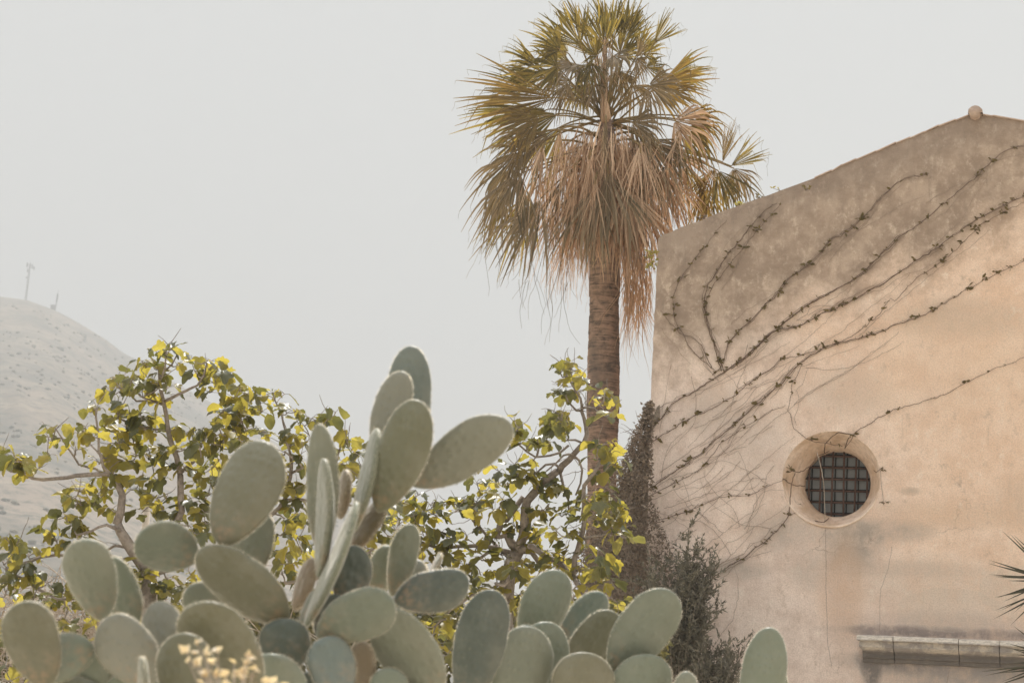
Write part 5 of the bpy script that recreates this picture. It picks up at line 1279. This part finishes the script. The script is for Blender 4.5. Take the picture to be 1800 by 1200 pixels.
YL, YR = 22, -24
main = [
 # left tier
 (80, 1210, 44, 1056, 103, 6.3, dict(z1=6.25, yaw=YL, col=OL, wide=.62)),
 (168, 1139, 60, 1168, 84, 6.42, dict(z1=6.34, yaw=12, col=GR)),
 (150, 1275, 152, 1140, 118, 6.5, dict(yaw=25, col=GR)),
 (178, 1090, 150, 947, 94, 6.6, dict(z1=6.5, yaw=YL, col=GR, wide=.64)),
 (232, 1110, 196, 978, 70, 6.75, dict(yaw=28, col=GR, wide=.45)),
 (268, 1205, 188, 1084, 104, 6.38, dict(yaw=YL, col=PL, wide=.55)),
 (292, 1195, 281, 1056, 78, 6.6, dict(yaw=YL, col=PL)),
 (248, 1262, 251, 1154, 60, 6.05, dict(yaw=80, col=PL, th=.03)),
 (400, 1112, 332, 1030, 72, 6.9, dict(yaw=18, col=PL)),
 (455, 1205, 330, 1066, 122, 6.35, dict(z1=6.2, yaw=20, col=OL, wide=.55)),
 (345, 1290, 318, 1112, 108, 6.12, dict(yaw=15, col=OL)),
 (345, 986, 246, 936, 98, 6.85, dict(z1=6.7, yaw=24, col=GR, wide=.55)),
 (506, 1092, 350, 966, 98, 6.8, dict(z1=6.7, yaw=20, col=OL, wide=.5)),
 (388, 960, 468, 776, 117, 6.78, dict(z1=6.9, yaw=16, col=OL, wide=.58)),
 (428, 1020, 458, 896, 84, 7.05, dict(yaw=18, col=GR)),
 (500, 1185, 500, 1086, 90, 6.75, dict(yaw=0, col=DK)),
 (478, 1290, 470, 1148, 130, 6.5, dict(yaw=10, col=GR)),
 (230, 1300, 232, 1178, 110, 6.45, dict(yaw=15, col=GR)),
 # middle column
 (566, 975, 562, 745, 66, 7.1, dict(yaw=32, col=PL, wide=.52)),
 (560, 1015, 570, 806, 82, 6.92, dict(yaw=74, col=PL, wide=.55)),
 (598, 912, 610, 826, 52, 7.25, dict(yaw=72, col=RD)),
 (620, 935, 664, 753, 96, 7.1, dict(yaw=77, col=GR)),
 (536, 1102, 628, 882, 104, 6.82, dict(yaw=80, col=GR, th=.038, wide=.5)),
 (610, 975, 676, 880, 60, 7.2, dict(yaw=55, col=RD)),
 (665, 900, 737, 704, 92, 7.05, dict(z1=7.0, yaw=14, col=OL, wide=.58)),
 (722, 852, 898, 744, 90, 7.2, dict(z1=7.1, yaw=-10, col=PL, wide=.60)),
 (722, 812, 722, 608, 80, 7.45, dict(yaw=8, col=BL, wide=.56)),
 (664, 810, 709, 653, 66, 7.25, dict(yaw=18, col=PL, wide=.6)),
 (518, 1074, 552, 982, 56, 7.0, dict(yaw=60, col=RD)),
 (528, 1100, 560, 1038, 44, 6.9, dict(yaw=62, col=GR)),
 (612, 1072, 624, 958, 66, 7.0, dict(yaw=-5, col=DK, wide=.5)),
 (562, 1125, 612, 1052, 80, 6.98, dict(yaw=0, col=DK)),
 (558, 1118, 690, 1052, 92, 6.68, dict(z1=6.6, yaw=-12, col=GR, wide=.62)),
 (692, 1056, 824, 1020, 78, 7.3, dict(z1=7.4, yaw=-14, col=DK, wide=.56)),
 (688, 1048, 724, 921, 52, 7.45, dict(yaw=-15, col=GR, wide=.62)),
 (656, 1052, 684, 958, 52, 7.55, dict(yaw=-10, col=GR)),
 (716, 1046, 738, 984, 46, 7.65, dict(yaw=20, col=PL)),
 (756, 1014, 776, 972, 36, 7.8, dict(yaw=75, col=PL, th=.02)),
 (766, 1240, 668, 1068, 112, 6.9, dict(z1=6.8, yaw=24, col=GR, wide=.52)),
 (592, 1235, 574, 1118, 88, 6.62, dict(yaw=-20, col=BL)),
 (628, 1250, 640, 1128, 62, 6.8, dict(yaw=35, col=RD)),
 (706, 1270, 668, 1176, 74, 6.75, dict(yaw=-20, col=GR)),
 (540, 1330, 540, 1180, 120, 6.85, dict(yaw=0, col=DK)),
 # woody lower pads that carry the plant, below the picture
 (545, 1560, 545, 1300, 170, 6.9, dict(yaw=10, col=OL, th=.06)), (545, 1820, 548, 1540, 185, 6.9, dict(yaw=-10, col=OL, th=.08)), (540, 2140, 545, 1800, 200, 6.9, dict(yaw=5, col=OL, th=.11)),
 (500, 1500, 330, 1260, 140, 6.6, dict(col=OL, th=.05)), (400, 1500, 180, 1270, 140, 6.5, dict(col=OL, th=.05)), (330, 1420, 90, 1200, 130, 6.45, dict(col=OL, th=.04)), (560, 1440, 740, 1210, 130, 6.85, dict(col=OL, th=.05)), (500, 1640, 380, 1420, 150, 6.7, dict(col=OL, th=.06)),
]
cactus('large blurred prickly pear filling the lower left, with one pad reaching above the others', 540, 6.9, main)
CZ = 8.3
right = [
 (816, 1240, 868, 1036, 92, 8.0, dict(yaw=-6, col=DK, wide=.6)),
 (922, 1140, 986, 1003, 90, 8.5, dict(yaw=YR, col=GR, wide=.58)),
 (985, 1135, 1062, 1043, 62, 8.75, dict(yaw=YR, col=BL, wide=.6)),
 (1000, 1195, 1082, 1076, 92, 8.55, dict(yaw=YR, col=OL, wide=.58)),
 (1074, 1185, 1183, 1040, 104, 8.3, dict(yaw=YR, col=GR, wide=.58)),
 (850, 1250, 934, 1098, 66, 8.35, dict(yaw=YR, col=GR)),
 (940, 1275, 962, 1092, 104, 8.25, dict(yaw=-18, col=GR, wide=.6)),
 (895, 1275, 930, 1100, 112, 8.1, dict(yaw=YR, col=GR, wide=.62)),
 (1005, 1290, 1032, 1146, 122, 8.1, dict(yaw=YR, col=OL, wide=.6)),
 (1112, 1285, 1148, 1150, 112, 8.25, dict(yaw=YR, col=GR, wide=.6)),
 (1198, 1290, 1207, 1179, 48, 8.2, dict(yaw=-15, col=PL, wide=.6)),
 (1010, 1480, 1010, 1270, 150, 8.3, dict(col=OL, th=.05)), (1010, 1720, 1008, 1460, 160, 8.3, dict(col=OL, th=.07)), (1010, 1980, 1010, 1700, 170, 8.3, dict(col=OL, th=.10)),
 (990, 1440, 880, 1230, 120, 8.2, dict(col=OL, th=.05)), (1030, 1440, 1150, 1260, 120, 8.3, dict(col=OL, th=.05)),
]
cactus('prickly pear clump at bottom centre with pale rimmed upright pads', 1010, CZ, right)
cactus('lone prickly pear whose single tall pad rises in front of the plain wall', 1330, 8.6, [
 (1330, 1310, 1354, 1102, 80, 8.6, dict(yaw=-10, col=GR, wide=.58)), (1350, 1290, 1374, 1180, 40, 8.75, dict(yaw=-10, col=GR)),
 (1335, 1520, 1332, 1295, 120, 8.6, dict(col=OL, th=.05)), (1335, 1760, 1335, 1500, 130, 8.6, dict(col=OL, th=.07)), (1335, 1960, 1335, 1740, 150, 8.6, dict(col=OL, th=.10))])

# ------------------------------------------------------------------ pale sprig close to the camera
def sprig():
    r2 = random.Random(4); Z = 5.3; base = P(400, 1320, Z)
    root = empty('foreground_sprig', Vector((base.x, base.y, 0)), 'out of focus sprig of small pale yellow leaves close to the camera', 'plant')
    st = MB(); lf = MB()
    g = Vector((base.x, base.y, 0)); st.tube([g, base], [.008, .006], 5)
    for (x, y, n) in [(345, 1128, 2), (325, 1142, 2), (340, 1145, 2), (362, 1147, 2), (382, 1142, 2), (345, 1165, 3), (368, 1160, 2), (330, 1160, 1), (432, 1163, 3), (436, 1152, 2), (412, 1162, 1), (428, 1180, 2), (448, 1172, 2), (360, 1183, 3), (380, 1186, 2), (398, 1182, 2), (415, 1181, 2), (425, 1190, 2), (465, 1195, 2), (482, 1192, 2), (500, 1205, 2), (395, 1198, 2), (350, 1195, 1)]:
        tip = P(x, y, Z + r2.uniform(-.08, .08)); st.tube([base, base.lerp(tip, .6) + Vector((r2.gauss(0, .01), 0, .01)), tip], [.003, .0022, .0014], 4)
        for _ in range(n):
            d = Vector((r2.gauss(0, 1), r2.gauss(0, .5), r2.gauss(.2, .6))).normalized(); L = r2.uniform(.022, .036); narrow_leaf(lf, tip - d * L * .3, d, L, L * .75, r2, cup=.2)
    st.build('stem', M['twig'], root); lf.build('foliage', M['sprig_leaf'], root)
sprig()

# ------------------------------------------------------------------ yucca at the right edge
def yucca():
    r2 = random.Random(12); Z = 19.0; g = P(1885, 1300, Z); g.z = 0
    root = empty('yucca', g, 'spiky dark yucca poking in from the right edge beside the cornice', 'yucca')
    st = MB(); c1, c2 = P(1862, 1020, Z), P(1868, 1165, Z)
    st.tube([g, P(1885, 1200, Z), c1], [.12, .09, .05], 9, True, .1); st.tube([g + Vector((.1, 0, 0)), P(1880, 1260, Z), c2], [.1, .08, .05], 9, True, .1)
    st.build('trunk', M['fig_bark'], root)
    def blade(mb, c, tip, wd, sag):
        d = tip - c; L = d.length; b = d.cross(Vector((0, 1, .3))).normalized(); n = d.cross(b).normalized(); vs = []
        for i in range(7):
            t = i / 6; w_ = wd * (.55 + .9 * t - 0 if t < .4 else (1 - (t - .4) / .6) * .91 + .001); p = c + d * t + Vector((0, 0, -sag * t * t * L))
            vs += [p - b * w_, p + n * w_ * .5, p + b * w_]
        mb.add(vs, [f for i in range(6) for f in ((3 * i, 3 * i + 1, 3 * i + 4, 3 * i + 3), (3 * i + 1, 3 * i + 2, 3 * i + 5, 3 * i + 4))])
    T = [(c1, [(1760, 931), (1775, 934), (1782, 942), (1738, 986), (1736, 991), (1737, 1010), (1744, 1010), (1752, 1008), (1747, 1051), (1750, 1049), (1747, 1072), (1757, 1070), (1745, 1089), (1775, 1094), (1786, 1039), (1762, 1060), (1780, 1078), (1790, 1000), (1770, 1020)]),
         (c2, [(1767, 1125), (1775, 1140), (1778, 1146), (1765, 1135), (1720, 1177), (1730, 1189), (1752, 1180), (1745, 1205), (1790, 1120), (1770, 1165), (1780, 1100), (1760, 1198)])]
    for c, tips in T:
        lf = MB()
        for (x, y) in tips: blade(lf, c + Vector((r2.gauss(0, .02), r2.gauss(0, .03), r2.gauss(0, .03))), P(x, y, Z + r2.uniform(-.25, .1)), r2.uniform(.012, .016), r2.uniform(-.02, .05))
        for _ in range(70):
            az = r2.uniform(0, 6.28); el = r2.uniform(-.7, 1.3); d = Vector((math.cos(az) * math.cos(el), math.sin(az) * math.cos(el), math.sin(el)))
            if d.dot(cr) < -.25: d = d - cr * 2 * d.dot(cr)
            blade(lf, c, c + d * r2.uniform(.45, .65), .014, .05)
        lf.build('leaf_rosette', M['yucca_leaf'], root)
yucca()

# weathered post behind the fig branches
def post():
    b = P(262, 1200, 42); b.z = -.1; t = P(260, 868, 42)
    b.x, b.y = t.x + .05, t.y
    root = empty('wooden_post', Vector((b.x, b.y, 0)), 'weathered beige post standing behind the fig branches', 'post')
    a = MB(); a.tube([b, b.lerp(t, .5), t], [.085, .078, .07], 10, True, .05); a.build('shaft', M['pole_wood'], root)
    a = MB(); a.tube([t + Vector((-.12, 0, -.25)), t + Vector((.10, 0, -.22))], .018, 6); a.build('bracket', M['steel'], root)
post()

# ------------------------------------------------------------------ haze
def haze():
    mb = MB(); mb.box((0, 1200, 149.0), 9000, 9000, 320.0 * 1.0)
    m = NT('air haze'); v = m.n('ShaderNodeVolumePrincipled', inp={'Color': (.585, .60, .615, 1), 'Density': .00080, 'Anisotropy': .0})
    m.t.links.new(v.outputs[0], m.out.inputs['Volume'])
    o = mb.build('haze', m.m, smooth=False); tag(o, kind='stuff'); o['label'] = 'pale milky air between the camera and the hill'
    o['category'] = 'haze'
    return o
haze()
